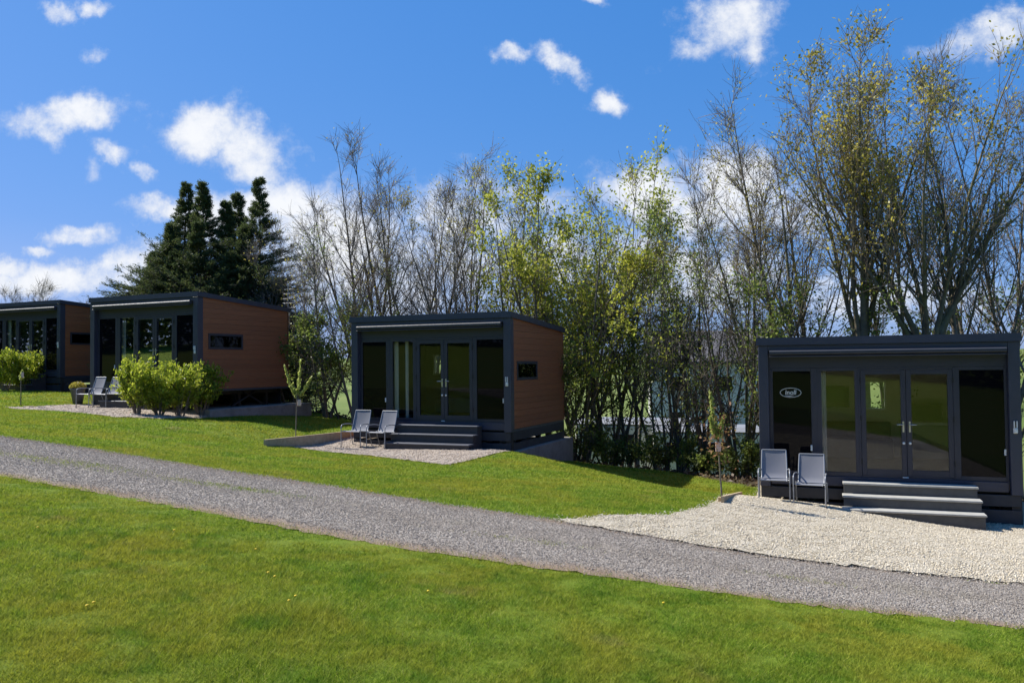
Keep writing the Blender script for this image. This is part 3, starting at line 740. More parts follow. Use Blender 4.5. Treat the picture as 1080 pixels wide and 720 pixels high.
# understorey
UND = [(600, 23.6, 446), (618, 23.0, 440), (640, 22.8, 452), (660, 22.4, 458), (680, 22.0, 450), (698, 21.4, 462), (716, 21.0, 452), (735, 20.6, 475), (752, 20.2, 480), (776, 19.8, 470), (794, 20.0, 455)]
UL = ['dark shrub beside the concrete base of the middle cabin', 'low dark shrub in the shadow of the middle cabin', 'dark ivy-clad shrub behind the shadowed lawn', 'tangled brown and green shrub at the lawn edge',
      'dark shrub below the sparse green tree', 'tangled shrub at the end of the cabin shadow', 'dark shrub left of the slim staked sapling', 'low shrub behind the slim staked sapling', 'lowest shrub right behind the sapling tag',
      'dark shrub between the sapling and the right hand cabin', 'dark shrub against the left side of the right hand cabin', 'tall ivy shrub below the pointed yellow-green tree', 'tall dark shrub under the half-bare tree',
      'tall dark shrub in front of the slate-roofed house', 'tall dark shrub under the bare reddish tree', 'tall dark shrub beside the left post of the right hand cabin']
for i, ((px, Y, py), lb) in enumerate(zip(UND, UL)):
    Y += 1.0
    h = max(.8, hgt(px, py, Y))
    bush('understorey_shrub', lb, put(px, Y), h, h*.95, 300+i, leaf='leaf_dark' if i % 2 else 'leaf_green', nleaf=1100, lsize=.075, asp=.6, stems=9, cat='shrub', group='dark shrubs under the trees', nb=9, bark='bark_dark')
THIN = [(606, 24.6, 250, 'thin dark stem tree nearest the brown end wall'), (652, 24.2, 270, 'thin dark leaning tree above the tangled brush'),
        (702, 23.6, 258, 'thin dark tree in front of the white house'), (716, 22.8, 275, 'thin dark tree left of the slim sapling'), (740, 22.0, 262, 'thin dark tree with low fork behind the slim sapling'),
        (777, 21.4, 268, 'dark straight trunk between the sapling and the right hand cabin')]
for i, (px, Y, py, lb) in enumerate(THIN):
    tree('thin_tree', lb, put(px, Y), hgt(px, py, Y), 1200+i*5, stems=2+i % 2, spread=.16, nb=10, nt=5, ntt=2, leaf='leaf_green' if i % 3 else 'leaf_yellow', nleaf=1100, lsize=.07, low=.12, ang=.85, blen=.34, group='thin dark trees in the gap between the cabins', bark='bark_dark', r0=.055)
# leaf litter and ivy on the wood floor
g = np.random.default_rng(5); n = 26000
x = g.uniform(-12, 13, n); y = g.uniform(17, 34, n); k = ~inside(LAWN, x, y) & (y < 33-.5*x)
x = x[k]; y = y[k]; V, F = leaves(np.c_[x, y, T(x, y)+np.abs(g.normal(0, .06, len(x)))], .12, .6, g)
tag(mesh_np('leaf_litter', V, [F], M['leaf_dead']), kind='stuff', label='brown leaf litter and ivy on the ground under the trees')
# conifers
CONS = [(163, 31.5, 262, 1.45, 'lowest and leftmost conifer, rounded and sunlit'), (181, 30.5, 232, 1.9, 'short dark conifer left of the tallest spires'),
        (191, 31.5, 189, 1.9, 'dark conifer with the leftmost tall spire'), (220, 31.0, 188, 1.8, 'dark conifer with the second tall spire from the left'),
        (249, 31.5, 196, 1.7, 'dark conifer with a narrow spire between two taller ones'), (274, 30.6, 183, 1.9, 'tallest dark conifer, the rightmost spire'),
        (236, 29.6, 262, 1.8, 'dark conifer filling the front of the clump above the cabin roof'), (293, 30.2, 290, 1.3, 'low dark conifer behind the television aerial'),
        (234, 30.6, 208, 1.7, 'conifer rising in the notch between the two pairs of spires'), (210, 29.8, 230, 1.8, 'conifer filling the gap under the two left spires'), (262, 30.0, 232, 1.7, 'conifer filling the gap under the two right spires'), (180, 29.8, 262, 1.3, 'sunlit low conifer above the cabin awning')]
for i, (px, Y, py, rad, lb) in enumerate(CONS):
    conifer(lb, put(px, Y), hgt(px, py, Y), rad*1.3, 900+i*3, n=int(430), lo=.46 if px < 185 else .03)
# laurel bushes
gB = 'laurel bushes in front of the cabins'
def bpt(px, py):
    p = gp(px, py); return (p[0], p[1], T(*p))
for i, (px, py, top, w, lb) in enumerate([(146, 437, 378, 1.25, 'laurel bush nearest the two chairs, leftmost of its row'), (168, 438, 386, 1.2, 'laurel bush second from left beside the gravel'),
                                          (190, 439, 381, 1.25, 'laurel bush with the tall tip, second from right of its row'), (212, 438, 386, 1.15, 'laurel bush at the brown cabin corner, rightmost of its row'),
                                          (6, 412, 366, 1.5, 'laurel bush cut by the left edge of the picture'), (24, 412, 371, 1.4, 'laurel bush behind the pink-tagged stake'),
                                          (42, 412, 373, 1.3, 'laurel bush in front of the farthest cabin, third from left'), (57, 411, 379, 1.2, 'small laurel bush ending the far row, next to the planter')]):
    L = bpt(px, py); h = zt(px, top, L[1])-L[2]
    bush('laurel_bush', lb, L, h, w*.85, 500+i, nleaf=4200, group=gB, lsize=.095, stems=16, nb=10)

# ------------------------------------------------------------------ young staked trees
def sapling(label, base_px, stems, tagpos, seed, leaf, leaf2=None, stem_top=None):
    L = bpt(*base_px); Y = L[1]; root = empty('sapling', L, 0, label=label, cat='sapling', group='newly planted saplings on the lawn'); g = np.random.default_rng(seed)
    def lp(px, py): return at(px, py, Y)-np.array(L)
    m = MB(); fk = lp(*stem_top); m.tube([(0, 0, -.1), tuple(fk*.5+g.normal(0, .008, 3)), tuple(fk)], [.016, .013, .011], 7); pts = []
    for k, (px, py) in enumerate(stems):
        e = lp(px, py)+np.array([0, g.normal(0, .12), 0]); md = (fk*.55+e*.45)+np.array([(e-fk)[0]*.18, 0, 0]); m.tube([tuple(fk), tuple(md), tuple(e)], [.009, .007, .003], 6); pts.append((fk, md, e))
    m.build('trunk', M['bark'], root); Q = []; A = []
    for (a, b, c) in pts:
        n = 170; t = g.uniform(.18, 1, n)[:, None]; Q.append(a*(1-t)**2+2*b*t*(1-t)+c*t*t+g.normal(0, .022, (n, 3))*(1.3-t)); A.append(np.repeat(nrm((c-a)[None]), n, 0))
    V, F = leaves(np.concatenate(Q), .075, .5, g, np.concatenate(A), .45); mesh_np('crown', V, [F], [M[leaf]], None, root)
    if leaf2:
        q = fk+g.normal(0, 1, (220, 3))*np.array([.13, .13, .22])+np.array([0, 0, .05]); V, F = leaves(q, .07, .5, g); mesh_np('lower_foliage', V, [F], [M[leaf2]], None, root)
    tb = MB(); tp = lp(*tagpos); tb.box(tp[0]-.045, tp[0]+.045, tp[1]-.035, tp[1]-.02, tp[2]-.09, tp[2]+.07, .006); tb.build('tag', M['tag'], root)
    return root
sapling('sapling with three leafy upright branches beside the timber edging of the middle cabin', (311.5, 467), [(301, 386), (317.5, 380), (329, 397), (308, 405)], (316, 424), 11, 'plume', None, (313, 421))
sapling('slim sapling with green tip and coppery lower leaves left of the right hand cabin', (762, 530), [(750, 412), (753, 428), (760, 440), (748, 440)], (757, 470), 12, 'plume', 'leaf_red', (757, 464))
sapling('thin pink-tagged sapling on the far lawn before the farthest cabin', (22, 428), [(23, 391), (20, 396)], (24, 395), 13, 'plume', None, (22, 400))

# ------------------------------------------------------------------ timber edging
def board(label, a, b, h, th=.05):
    a = np.array(a); b = np.array(b); d = b-a; L = np.hypot(*d); root = empty('timber_edging', (a[0], a[1], T(*a)), math.atan2(d[1], d[0]), label=label, cat='edging board', group='timber boards edging the gravel')
    m = MB(); dz = T(*b)-T(*a); v = []
    for (x, z0) in ((0, 0), (L, dz)):
        v += [(x, -th/2, z0-.15), (x, th/2, z0-.15), (x, th/2, z0+h), (x, -th/2, z0+h)]
    m.add(v, [(0, 1, 2, 3), (7, 6, 5, 4), (0, 4, 5, 1), (1, 5, 6, 2), (2, 6, 7, 3), (3, 7, 4, 0)]); m.build('board', M['timber'], root)
    for x in (.08, L*.5, L-.1):
        p = MB(); p.box(x-.025, x+.025, th/2+.002, th/2+.05, -.15+dz*x/L, h-.02+dz*x/L, .004)
        p.build('peg', M['timber'], root)
board('long timber board edging the gravel left of the middle cabin', gp(279, 470.5), local(POD2, -.45, .8), .15)
board('short timber board edging the pale gravel beside the right hand cabin', gp(762, 531.5), local(POD3, -.42, .35), .13)

# ------------------------------------------------------------------ cabins
SL = .065
def clip_poly(poly, f):
    out = []
    for i in range(len(poly)):
        a, b = poly[i], poly[(i+1) % len(poly)]; fa, fb = f(a), f(b)
        if fa >= 0: out.append(a)
        if (fa >= 0) != (fb >= 0):
            t = fa/(fa-fb); out.append((a[0]+t*(b[0]-a[0]), a[1]+t*(b[1]-a[1])))
    return out
def cabin(pod, label, seed, back_win=None, curtain=(1.06, 1.22), logo=False, skirt=True, lining='interior', kitchen=False, steps_label='', rz_=0, pad_z=-.48):
    x, y, z, th = pod
    root = empty('cabin', (x, y, z), -th, label=label, cat='cabin', group='modular cabins along the drive')
    g = random.Random(seed)
    zt_ = lambda v: H-.10-SL*v
    # side walls in boards
    for side in (0, 1):
        m = MB(); bz = 0.0
        win = (.30, 1.64, 1.166, 1.590)
        xa, xb = (W-.03, W) if side else (0, .03)
        while bz < H:
            z0, z1 = bz+.002, bz+.143; bz += .145
            segs = [(.08, D-.04)]
            if z1 > win[2]+.01 and z0 < win[3]-.01: 
                segs = [(.08, win[0]-.02), (win[1]+.02, D-.04)]
            for (a, b) in segs:
                pl = clip_poly([(a, z0), (b, z0), (b, z1), (a, z1)], lambda p: zt_(p[0])-p[1])
                if len(pl) > 2: m.prism(pl, 0, xa, xb)
        m.build('side_wall', M['clad'], root)
        lin = MB(); xa, xb = (W-.10, W-.034) if side else (.034, .10)
        for pl in ([(.09, .2), (D-.1, .2), (D-.1, win[2]), (.09, win[2])], [(.09, win[2]), (win[0], win[2]), (win[0], win[3]), (.09, win[3])], [(win[1], win[2]), (D-.1, win[2]), (D-.1, win[3]), (win[1], win[3])],
                   [(.09, win[3]), (D-.1, win[3]), (D-.1, zt_(D)-.04), (.09, zt_(0)-.04)]): lin.prism(pl, 0, xa, xb)
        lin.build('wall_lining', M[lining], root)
        # side window
        f = MB(); a, b, c, d = win; xo = W+.012 if side else -.012; xi = W-.09 if side else .09
        X0, X1 = min(xo, xi), max(xo, xi)
        f.box(X0, X1, a-.018, a+.05, c-.018, d+.018); f.box(X0, X1, b-.05, b+.018, c-.018, d+.018)
        f.box(X0+.001, X1-.001, a+.05, b-.05, c-.018, c+.05); f.box(X0+.001, X1-.001, a+.05, b-.05, d-.05, d+.018)
        w = f.build('window', M['frame_dark'], root)
        p = MB(); xm = W-.02 if side else .02; p.box(xm-.008, xm+.008, a+.048, b-.048, c+.048, d-.048); p.build('pane', M['glass_side'], w)
    # back wall with a window
    m = MB(); zb = zt_(D); bu = back_win or (2.0, 2.5, 1.2, 1.87); a, b, c, d = bu
    for (u0, u1, z0, z1) in ((0.03, a, .0, zb), (b, W-.03, 0, zb), (a, b, 0, c), (a, b, d, zb)): m.box(u0, u1, D-.10, D-.002, z0, z1)
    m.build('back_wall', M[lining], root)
    m = MB(); m.box(.0, W, D, D+.02, 0, c-.03); m.box(0, W, D, D+.02, d+.03, zb-.02); m.box(0, a-.03, D, D+.02, c-.03, d+.03); m.box(b+.03, W, D, D+.02, c-.03, d+.03); m.build('back_cladding', M['clad'], root)
    m = MB(); m.box(a+.001, a+.04, D-.11, D+.03, c+.001, d-.001); m.box(b-.04, b-.001, D-.11, D+.03, c+.001, d-.001); m.box(a+.04, b-.04, D-.108, D+.028, c+.001, c+.04); m.box(a+.04, b-.04, D-.108, D+.028, d-.04, d-.001)
    w = m.build('window', M['white'], root); p = MB(); p.box(a+.038, b-.038, D-.05, D-.04, c+.038, d-.038); p.build('pane', M['glass'], w)
    # roof: sloping slab with trim
    m = MB(); zr = lambda v: H-SL*v
    pl = [(-.20, zr(0)-.085), (D+.07, zr(D+.07)-.085), (D+.07, zr(D+.07)), (-.20, zr(0)+.008), (-.20, zr(0))]
    m.prism([(-.13, zr(0)-.09), (D+.05, zr(D+.05)-.09), (D+.05, zr(D+.05)-.002), (-.13, zr(0)-.002)], 0, -.02, W+.02)
    rf = m.build('roof', M['roof'], root)
    m = MB()
    for (u0, u1) in ((-.045, -.021), (W+.021, W+.045)):
        m.prism([(-.14, zr(0)-.115), (D+.07, zr(D+.07)-.115), (D+.07, zr(D+.07)+.022), (-.14, zr(0)+.022)], 0, u0, u1)
    m.box(-.045, W+.045, -.165, -.141, zr(0)-.12, zr(0)+.024); m.build('edge_trim', M['anthracite'], rf)
    # floor frame and floor
    m = MB(); m.box(.0, W, .0, .07, .0, .20, .004); m.box(0, .05, .071, D-.0, .0, .0-.002+.002+.001); m.box(W*.0+.05, W-.05, .09, D-.1, .04, .16); m.build('floor', M['floor_in'], root)
    m = MB(); m.box(.19, W-.19, -.05, -.002, -.02, .155, .004); m.box(.0, W, .075, D, -.06, -.004); m.build('floor_frame', M['anthracite'], root)
    m = MB(); m.prism([(.1, zt_(.1)-.10), (D-.1, zt_(D-.1)-.10), (D-.1, zt_(D-.1)-.005), (.1, zt_(.1)-.005)], 0, .05, W-.05); m.build('ceiling', M[lining], root)
    # portal frame
    m = MB()
    m.box(-.012, .17, -.13, .078, -.06, H-.121, .006); m.box(W-.17, W+.012, -.13, .078, -.06, H-.121, .006)
    m.box(.171, W-.171, -.128, .076, H-.22, H-.122, .006); m.build('portal_frame', M['anthracite'], root)
    # awning cassette
    m = MB(); n = 12; pts = []
    prof = [(-.13, H-.225), (-.215, H-.222), (-.235, H-.245), (-.235, H-.285), (-.215, H-.31), (-.15, H-.325), (-.13, H-.325)]
    m.prism(prof, 0, .20, W-.20); aw = m.build('awning', M['awning'], root)
    m = MB(); m.box(.203, W-.203, -.233, -.15, H-.347, H-.329, .004); m.build('front_bar', M['anthracite'], aw)
    # fascia
    m = MB(); m.box(.171, W-.171, .0, .05, 2.19, H-.222); m.build('fascia_panel', M['frame_dark'], root)
    # glazing frames
    fz0, fz1 = .158, 2.188
    m = MB()
    for (u0, u1) in ((.171, .24), (.93, 1.04), (1.76, 1.80), (3.335, 3.44), (4.14, W-.171)): m.box(u0, u1, -.01, .07, fz0, fz1, .004)
    for (u0, u1) in ((.24, .93), (1.04, 1.76), (3.44, 4.14)):
        m.box(u0, u1, -.008, .068, fz0, .235); m.box(u0, u1, -.008, .068, 2.13, fz1)
    m.box(1.80, 3.335, -.008, .068, 2.15, fz1); m.box(1.80, 3.335, -.012, .068, fz0, .19)
    m.box(1.04, 1.12, -.004, .064, .235, 2.13); m.box(1.70, 1.76, -.004, .064, .235, 2.13)
    m.build('facade_frame', M['frame_dark'], root)
    for (u0, u1) in ((.242, .928), (3.442, 4.138)):
        m = MB(); m.box(u0, u1, .012, .03, .237, 2.128); bp = m.build('black_panel', M['black'], root)
        k = MB(); k.box(u1-.022, u1+.012, -.03, -.012, .62, .73, .006); k.build('pull_handle', M['white'], bp)
    m = MB(); m.box(1.122, 1.698, .02, .034, .237, 2.128); m.build('fixed_window', M['glass_clear' if lining == 'interior' else 'glass'], root)
    for (u0, u1, hs) in ((1.803, 2.562, 1), (2.568, 3.332, -1)):
        m = MB(); st = .085
        m.box(u0, u0+st, -.014, .05, .193, 2.147, .004); m.box(u1-st, u1, -.014, .05, .193, 2.147, .004)
        m.box(u0+st, u1-st, -.012, .048, .193, .31); m.box(u0+st, u1-st, -.012, .048, 2.06, 2.147)
        dr = m.build('door', M['frame_dark'], root)
        p = MB(); p.box(u0+st-.002, u1-st+.002, .012, .026, .308, 2.062); p.build('pane', M['glass_clear' if lining == 'interior' else 'glass'], dr)
        uh = u1-.05 if hs > 0 else u0+.05
        k = MB(); k.box(uh-.016, uh+.016, -.022, -.0145, 1.0, 1.20, .003); k.tube([(uh, -.02, 1.14), (uh, -.06, 1.14), (uh-hs*.11, -.062, 1.14)], .009, 7); k.build('handle', M['steel'], dr)
        k = MB(); k.lathe([(.0, .0), (.024, .0), (.024, .012), (0, .012)], 12); q = k.build('lock', M['white'], dr); q.location = (uh, -.016, .80); q.rotation_euler = (R(90), 0, 0)
        for zz in (.45, 1.25, 1.95):
            k = MB(); uu = u0-.004 if hs > 0 else u1+.004; k.tube([(uu, -.022, zz-.05), (uu, -.022, zz+.05)], .012, 8); k.build('hinge', M['chassis'], dr)
    # curtains
    for (u0, u1) in (curtain if isinstance(curtain[0], tuple) else (curtain,)):
        nn_ = 24; v = []; f = []
        for k in range(nn_+1):
            u = u0+(u1-u0)*k/nn_; yy = .16+.025*math.sin(k*1.4)
            v += [(u, yy, .22), (u, yy, 2.2), (u, yy+.006, .22), (u, yy+.006, 2.2)]
        for k in range(nn_): f += [(4*k, 4*k+4, 4*k+5, 4*k+1), (4*k+2, 4*k+3, 4*k+7, 4*k+6)]
        m = MB(); m.add(v, f, True); m.build('curtain', M['curtain'], root)
    # small white wall bracket on the right post
    m = MB(); ub = W-.085; m.box(ub-.035, ub+.035, -.15, -.131, 1.02, 1.12, .008); m.box(ub-.03, ub-.012, -.17, -.131, 1.125, 1.24, .005); m.box(ub+.012, ub+.03, -.17, -.131, 1.125, 1.24, .005); m.box(ub-.02, ub+.03, -.165, -.1505, 1.03, 1.10, .006)
    m.build('wall_bracket', M['white'], root)
    m = MB(); m.box(2.48, 2.58, -.02, -.0125, .165, .185, .003); m.build('threshold_plate', M['white'], root)
    # skirting and chassis
    m = MB(); pz = pad_z
    if skirt:
        m.box(.02, W-.02, -.09, -.055, -.265, -.063, .004); m.box(.02, W-.02, -.09, -.055, pz-.06, -.325, .004)
        m.box(W-.03, W+.002, -.05, D, -.265, -.063, .004); m.box(W-.03, W+.002, -.05, D, pz-.30, -.325, .004)
        m.box(-.002, .03, -.05, D, -.265, -.063, .004); m.box(-.002, .03, -.05, D, pz-.06, -.325, .004)
        m.build('skirting', M['skirt'], root)
        m = MB()
        for (a, b) in ((0, .15), (W-.15, W)): m.box(a-.006, b+.006, -.10+.045, .04, pz-.08, -.062, .004)
        m.box(.2, W-.2, .15, D-.1, -.20, -.064)
    else:
        m.box(.25, W-.35, .15, D-.1, -.18, -.064); m.box(.0, W-.3, -.05, -.02, pz, -.063); m.box(.0, W-.2, D-.15, D-.12, pz, -.065)  # rear panel added so the open gap under this cabin looks dark
        for v in (.5, 1.9, 3.1): m.box(W-.5, W-.4, v, v+.1, pz-.05, -.064)
        m.tube([(W-.3, 1.5, pz), (W-.3, 2.5, -.12)], .03, 6); m.tube([(W-.3, 2.9, pz), (W-.3, 2.0, -.12)], .03, 6)
    for v in (.4, 1.9, 3.3):
        for u in (.4, W*.5, W-.7): m.box(u, u+.12, v, v+.12, pz-.2, -.065)
    m.build('chassis', M['chassis'], root)
    if logo:
        pn = [o for o in root.children if o.name.startswith('black_panel')][0]
        m = MB(); cxu, czz, ra, rb = .565, 1.72, .19, .088
        for (k0, r1) in ((1.0, .0055),):
            pts = [(cxu+ra*k0*math.cos(t), .008, czz+rb*k0*math.sin(t)) for t in np.linspace(0, 2*math.pi, 41)]; m.tube(pts, r1, 6, False)
        m.tube([(cxu-.10, .008, czz-.055), (cxu-.02, .008, czz-.066), (cxu+.06, .008, czz-.05)], [.003, .008, .002], 6)
        m.build('emblem', M['white'], pn)
        cu = bpy.data.curves.new('lettering', 'FONT'); cu.body = 'inoll'; cu.size = .12; cu.align_x = 'CENTER'; cu.align_y = 'CENTER'; cu.extrude = .002; cu.offset = .0015; cu.shear = .1
        ob = bpy.data.objects.new('lettering', cu); COL.objects.link(ob)
        dg = bpy.context.evaluated_depsgraph_get(); me = bpy.data.meshes.new_from_object(ob.evaluated_get(dg)); bpy.data.objects.remove(ob)
        me.materials.clear(); me.materials.append(M['white'])
        lo = bpy.data.objects.new('lettering', me); COL.objects.link(lo); lo.parent = pn; lo.location = (cxu, .008, czz+.002); lo.rotation_euler = (R(90), 0, 0)
    return root

def steps(pod, label, tread, riser, pz):
    x, y, z, th = pod; p = local(pod, 1.47, -.13)
    root = empty('entrance_steps', (p[0], p[1], z), -th, label=label, cat='steps', group='entrance steps of the cabins')
    w = 2.15; tz = [.10, -.095, -.29]
    for i, zz in enumerate(tz):
        y1 = -.27*i; y0 = -.27*(i+1)
        m = MB(); m.box(-.015*i-.02, w+.015*i+.02, y0-.03, y1+(.0 if i == 0 else .0), zz-.035, zz, .006); m.build('tread', M[tread], root)
        m = MB(); bt = (tz[i+1]+.002) if i < 2 else pz-.1; m.box(0-.015*i, w+.015*i, y0, y0+.02, bt, zz-.036); m.build('riser', M[riser], root)
    for u in (0.0, w-.02):
        m = MB(); m.prism([(-.79, pz-.1), (-.002, pz-.1), (-.002, tz[0]-.037), (-.248, tz[0]-.037), (-.248, tz[1]-.037), (-.518, tz[1]-.037), (-.518, tz[2]-.037), (-.79, tz[2]-.037)][:8], 0, u, u+.02)
        m.build('stringer', M[riser], root)
    return root

cab3 = cabin(POD3, 'nearest dark cabin with pale grey steps and an oval emblem on its glass', 3, (1.95, 2.5, 1.2, 1.87), (1.04, 1.20), logo=True, kitchen=True, pad_z=-.55)
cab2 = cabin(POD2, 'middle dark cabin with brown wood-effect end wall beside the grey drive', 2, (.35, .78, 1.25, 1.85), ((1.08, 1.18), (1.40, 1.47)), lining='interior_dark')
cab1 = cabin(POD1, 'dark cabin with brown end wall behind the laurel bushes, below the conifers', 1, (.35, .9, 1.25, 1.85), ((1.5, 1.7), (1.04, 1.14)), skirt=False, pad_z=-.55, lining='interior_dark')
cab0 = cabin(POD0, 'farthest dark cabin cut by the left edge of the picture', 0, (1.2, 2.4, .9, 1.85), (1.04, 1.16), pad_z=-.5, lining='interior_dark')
steps(POD3, 'three-tread steps with pale grey treads at the nearest cabin', 'tread_light', 'riser_grey', -.50)
steps(POD2, 'dark three-tread steps at the middle cabin door', 'tread_dark', 'riser', -.48)
steps(POD1, 'steps half hidden behind chairs and laurel bushes', 'tread_dark', 'riser', -.55)
steps(POD0, 'steps of the farthest cabin behind the far laurel row', 'tread_dark', 'riser', -.5)

# concrete bases
def slab(pod, label, u0, u1, v0, v1, ztop, depth):
    x, y, z, th = pod; root = empty('concrete_base', (x, y, z), -th, label=label, cat='concrete base', group='concrete bases under the cabins')
    m = MB(); m.box(u0, u1, v0, v1, ztop-depth, ztop, .015); m.build('slab', M['concrete'], root)
slab(POD2, 'pale concrete base under the brown end of the middle cabin', -.1, W+.14, .05, D+.35, -.50, .9)
slab(POD1, 'concrete base under the cabin behind the laurel bushes', -.1, W+.35, .0, D+.75, -.56, .6)

# things inside and around the nearest cabins
def inside_thing(pod, name, label, cat, parts):
    x, y, z, th = pod; root = empty(name, (x, y, z), -th, label=label, cat=cat)
    for (nm, mat, bx) in parts:
        m = MB()
        for b in bx: m.box(*b, .008)
        m.build(nm, M[mat], root)
inside_thing(POD3, 'television', 'black television on the back wall seen through the glass of the nearest cabin', 'television', [('screen', 'tv', [(.95, 1.72, D-.16, D-.12, 1.27, 1.74)]), ('bracket', 'chassis', [(1.25, 1.45, D-.12, D-.101, 1.42, 1.60)])])
inside_thing(POD3, 'sofa_bed', 'grey sofa bed behind the glass doors of the nearest cabin', 'sofa', [('seat', 'bed', [(.95, 2.55, D-1.0, D-.35, .21, .62)]), ('backrest', 'bed', [(.95, 2.55, D-.34, D-.12, .21, .95)])])
inside_thing(POD3, 'kitchen_unit', 'small kitchen unit with a white shelf behind the right glass door of the nearest cabin', 'kitchen unit', [('cabinet', 'cabinet', [(2.75, 3.75, D-.75, D-.12, .21, .92)]), ('worktop', 'worktop', [(2.72, 3.78, D-.79, D-.115, .925, .99)]),
             ('microwave', 'tv', [(2.8, 3.55, D-.55, D-.14, 1.0, 1.38)])])
inside_thing(POD2, 'television', 'dark television inside the middle cabin seen through its right door', 'television', [('screen', 'tv', [(2.0, 2.9, D-.16, D-.12, 1.2, 1.72)]), ('bracket', 'chassis', [(2.35, 2.55, D-.12, D-.101, 1.4, 1.55)])])
inside_thing(POD2, 'sofa_bed', 'grey sofa bed behind the glass doors of the middle cabin', 'sofa', [('seat', 'bed', [(.9, 2.8, D-1.0, D-.35, .21, .62)]), ('backrest', 'bed', [(.9, 2.8, D-.34, D-.12, .21, .95)])])

# ------------------------------------------------------------------ television aerial on the cabin behind the bushes
p = local(POD1, W-.1, D+.12); root = empty('television_aerial', (p[0], p[1], POD1[2]+1.2), -POD1[3], label='rod television aerial on a mast behind the brown end wall', cat='aerial')
m = MB(); m.tube([(0, 0, 0), (0, 0, 2.05)], .018, 8); m.build('mast', M['alu'], root)
m = MB(); m.tube([(-.02, -.1, 1.95), (-.02, .9, 1.95)], .012, 6); m.build('boom', M['steel'], root)
m = MB()
for i, zz in enumerate((1.35, 1.5, 1.65, 1.8, 1.95)): m.tube([(-.27+.02*i, .03, zz), (.27-.02*i, .03, zz)], .006, 6)
m.build('rods', M['alu'], root)
m = MB(); m.box(-.13, .05, -.05, .05, 1.08, 1.18, .01); m.build('junction_box', M['white'], root)

# ------------------------------------------------------------------ garden chairs
def arc(pts, n=6):
    """smooth a polyline a little"""
    P = [Vector(p) for p in pts]
    for _ in range(2):
        Q = [P[0]]
        for a, b in zip(P[:-1], P[1:]): Q += [a*.75+b*.25, a*.25+b*.75]
        Q.append(P[-1]); P = Q
    return [tuple(p) for p in P]
def make_chair(loc, rz, label):
    root = empty('garden_chair', loc, rz, label=label, cat='chair', group='grey garden chairs on the gravel'); root.scale = (.93, .93, .91)
    r = .0125
    for s in (-1, 1):
        x = .285*s
        MB().tube([(x, -.27, .012), (x, -.262, .42)], r, 8).build('leg', M['alu'], root)
        MB().tube([(x, .335, .012), (x*.99, .17, .41)], r, 8).build('leg', M['alu'], root)
        MB().tube(arc([(x, -.262, .42), (x, -.255, .565), (x, -.17, .60), (x, .05, .60), (x*.93, .21, .585), (x*.86, .255, .56)]), r, 8).build('armrest', M['alu'], root)
    for s in (-1, 1):
        for yy in (-.27, .335):
            MB().lathe([(0.0, 0), (.017, 0), (.017, .025), (.0, .025)], 10, (.285*s, yy)).build('foot', M['rubber'], root)
    m = MB()
    for s in (-1, 1):
        x = .235*s; m.tube(arc([(x, -.27, .405), (x, -.24, .43), (x, .0, .405), (x, .165, .385), (x, .225, .43), (x, .33, .72), (x*.96, .405, .94)]), r, 8)
        m.tube([(x, -.22, .42), (.285*s, -.26, .42)], .009, 6); m.tube([(x, .16, .392), (.285*s, .17, .41)], .009, 6)
    m.tube([(-.235, -.26, .412), (.235, -.26, .412)], .010, 8); m.tube([(-.226, .405, .94), (.226, .405, .94)], r, 8); m.tube([(-.235, .19, .40), (.235, .19, .40)], .010, 8)
    m.build('frame', M['alu'], root)
    def sheet_(prof, nm):
        nu = 8; v = []; f = []; n = len(prof)
        for (yy, zz, sag) in prof:
            for k in range(nu+1):
                q = k/nu*2-1; w = (1-q*q)
                v.append((.236*q*(1 if nm == 'seat' else (1-.04*(zz-.4))), yy+(sag*w if nm != 'seat' else 0), zz-(sag*w if nm == 'seat' else 0)))
        o = len(v); v += [(a, b+.004, c-.004) for (a, b, c) in v]
        for i in range(n-1):
            for k in range(nu):
                a = i*(nu+1)+k; f.append((a, a+1, a+nu+2, a+nu+1)); f.append((o+a, o+a+nu+1, o+a+nu+2, o+a+1))
        m = MB(); m.add(v, f, True); return m.build(nm, M['sling'], root)
    sheet_([(-.262, .42, .0), (-.24, .436, .005), (-.12, .424, .014), (.0, .411, .018), (.10, .397, .014), (.165, .391, .006)], 'seat')
    sheet_([(.175, .393, .004), (.215, .425, .012), (.25, .505, .02), (.30, .64, .018), (.345, .765, .014), (.405, .94, .0)], 'backrest')
    return root
def chair_px(px, v, pod, turn, label):
    us = np.linspace(-1.5, 5, 1301); q = np.array([local(pod, u, v) for u in us]); k = np.argmin(np.abs(q[:, 0]/q[:, 1]-ray(px, 400)[0])); q = q[k]
    make_chair((q[0], q[1], T(*q)+.024), -pod[3]+R(turn), label)
chair_px(814.5, -1.02, POD3, 2, 'left of the two grey chairs beside the pale steps, fully sunlit')
chair_px(852.5, -1.04, POD3, -4, 'grey chair next to the pale steps with a diagonal shadow on its back')
chair_px(375, -.75, POD2, 3, 'left of the two grey chairs beside the middle cabin steps')
chair_px(402, -.72, POD2, -3, 'grey chair touching the dark steps of the middle cabin')
chair_px(95, -.75, POD1, 0, 'grey chair beside the planter with the yellow plant')
chair_px(113, -.75, POD1, 0, 'grey chair nearest the laurel bushes by the far gravel')

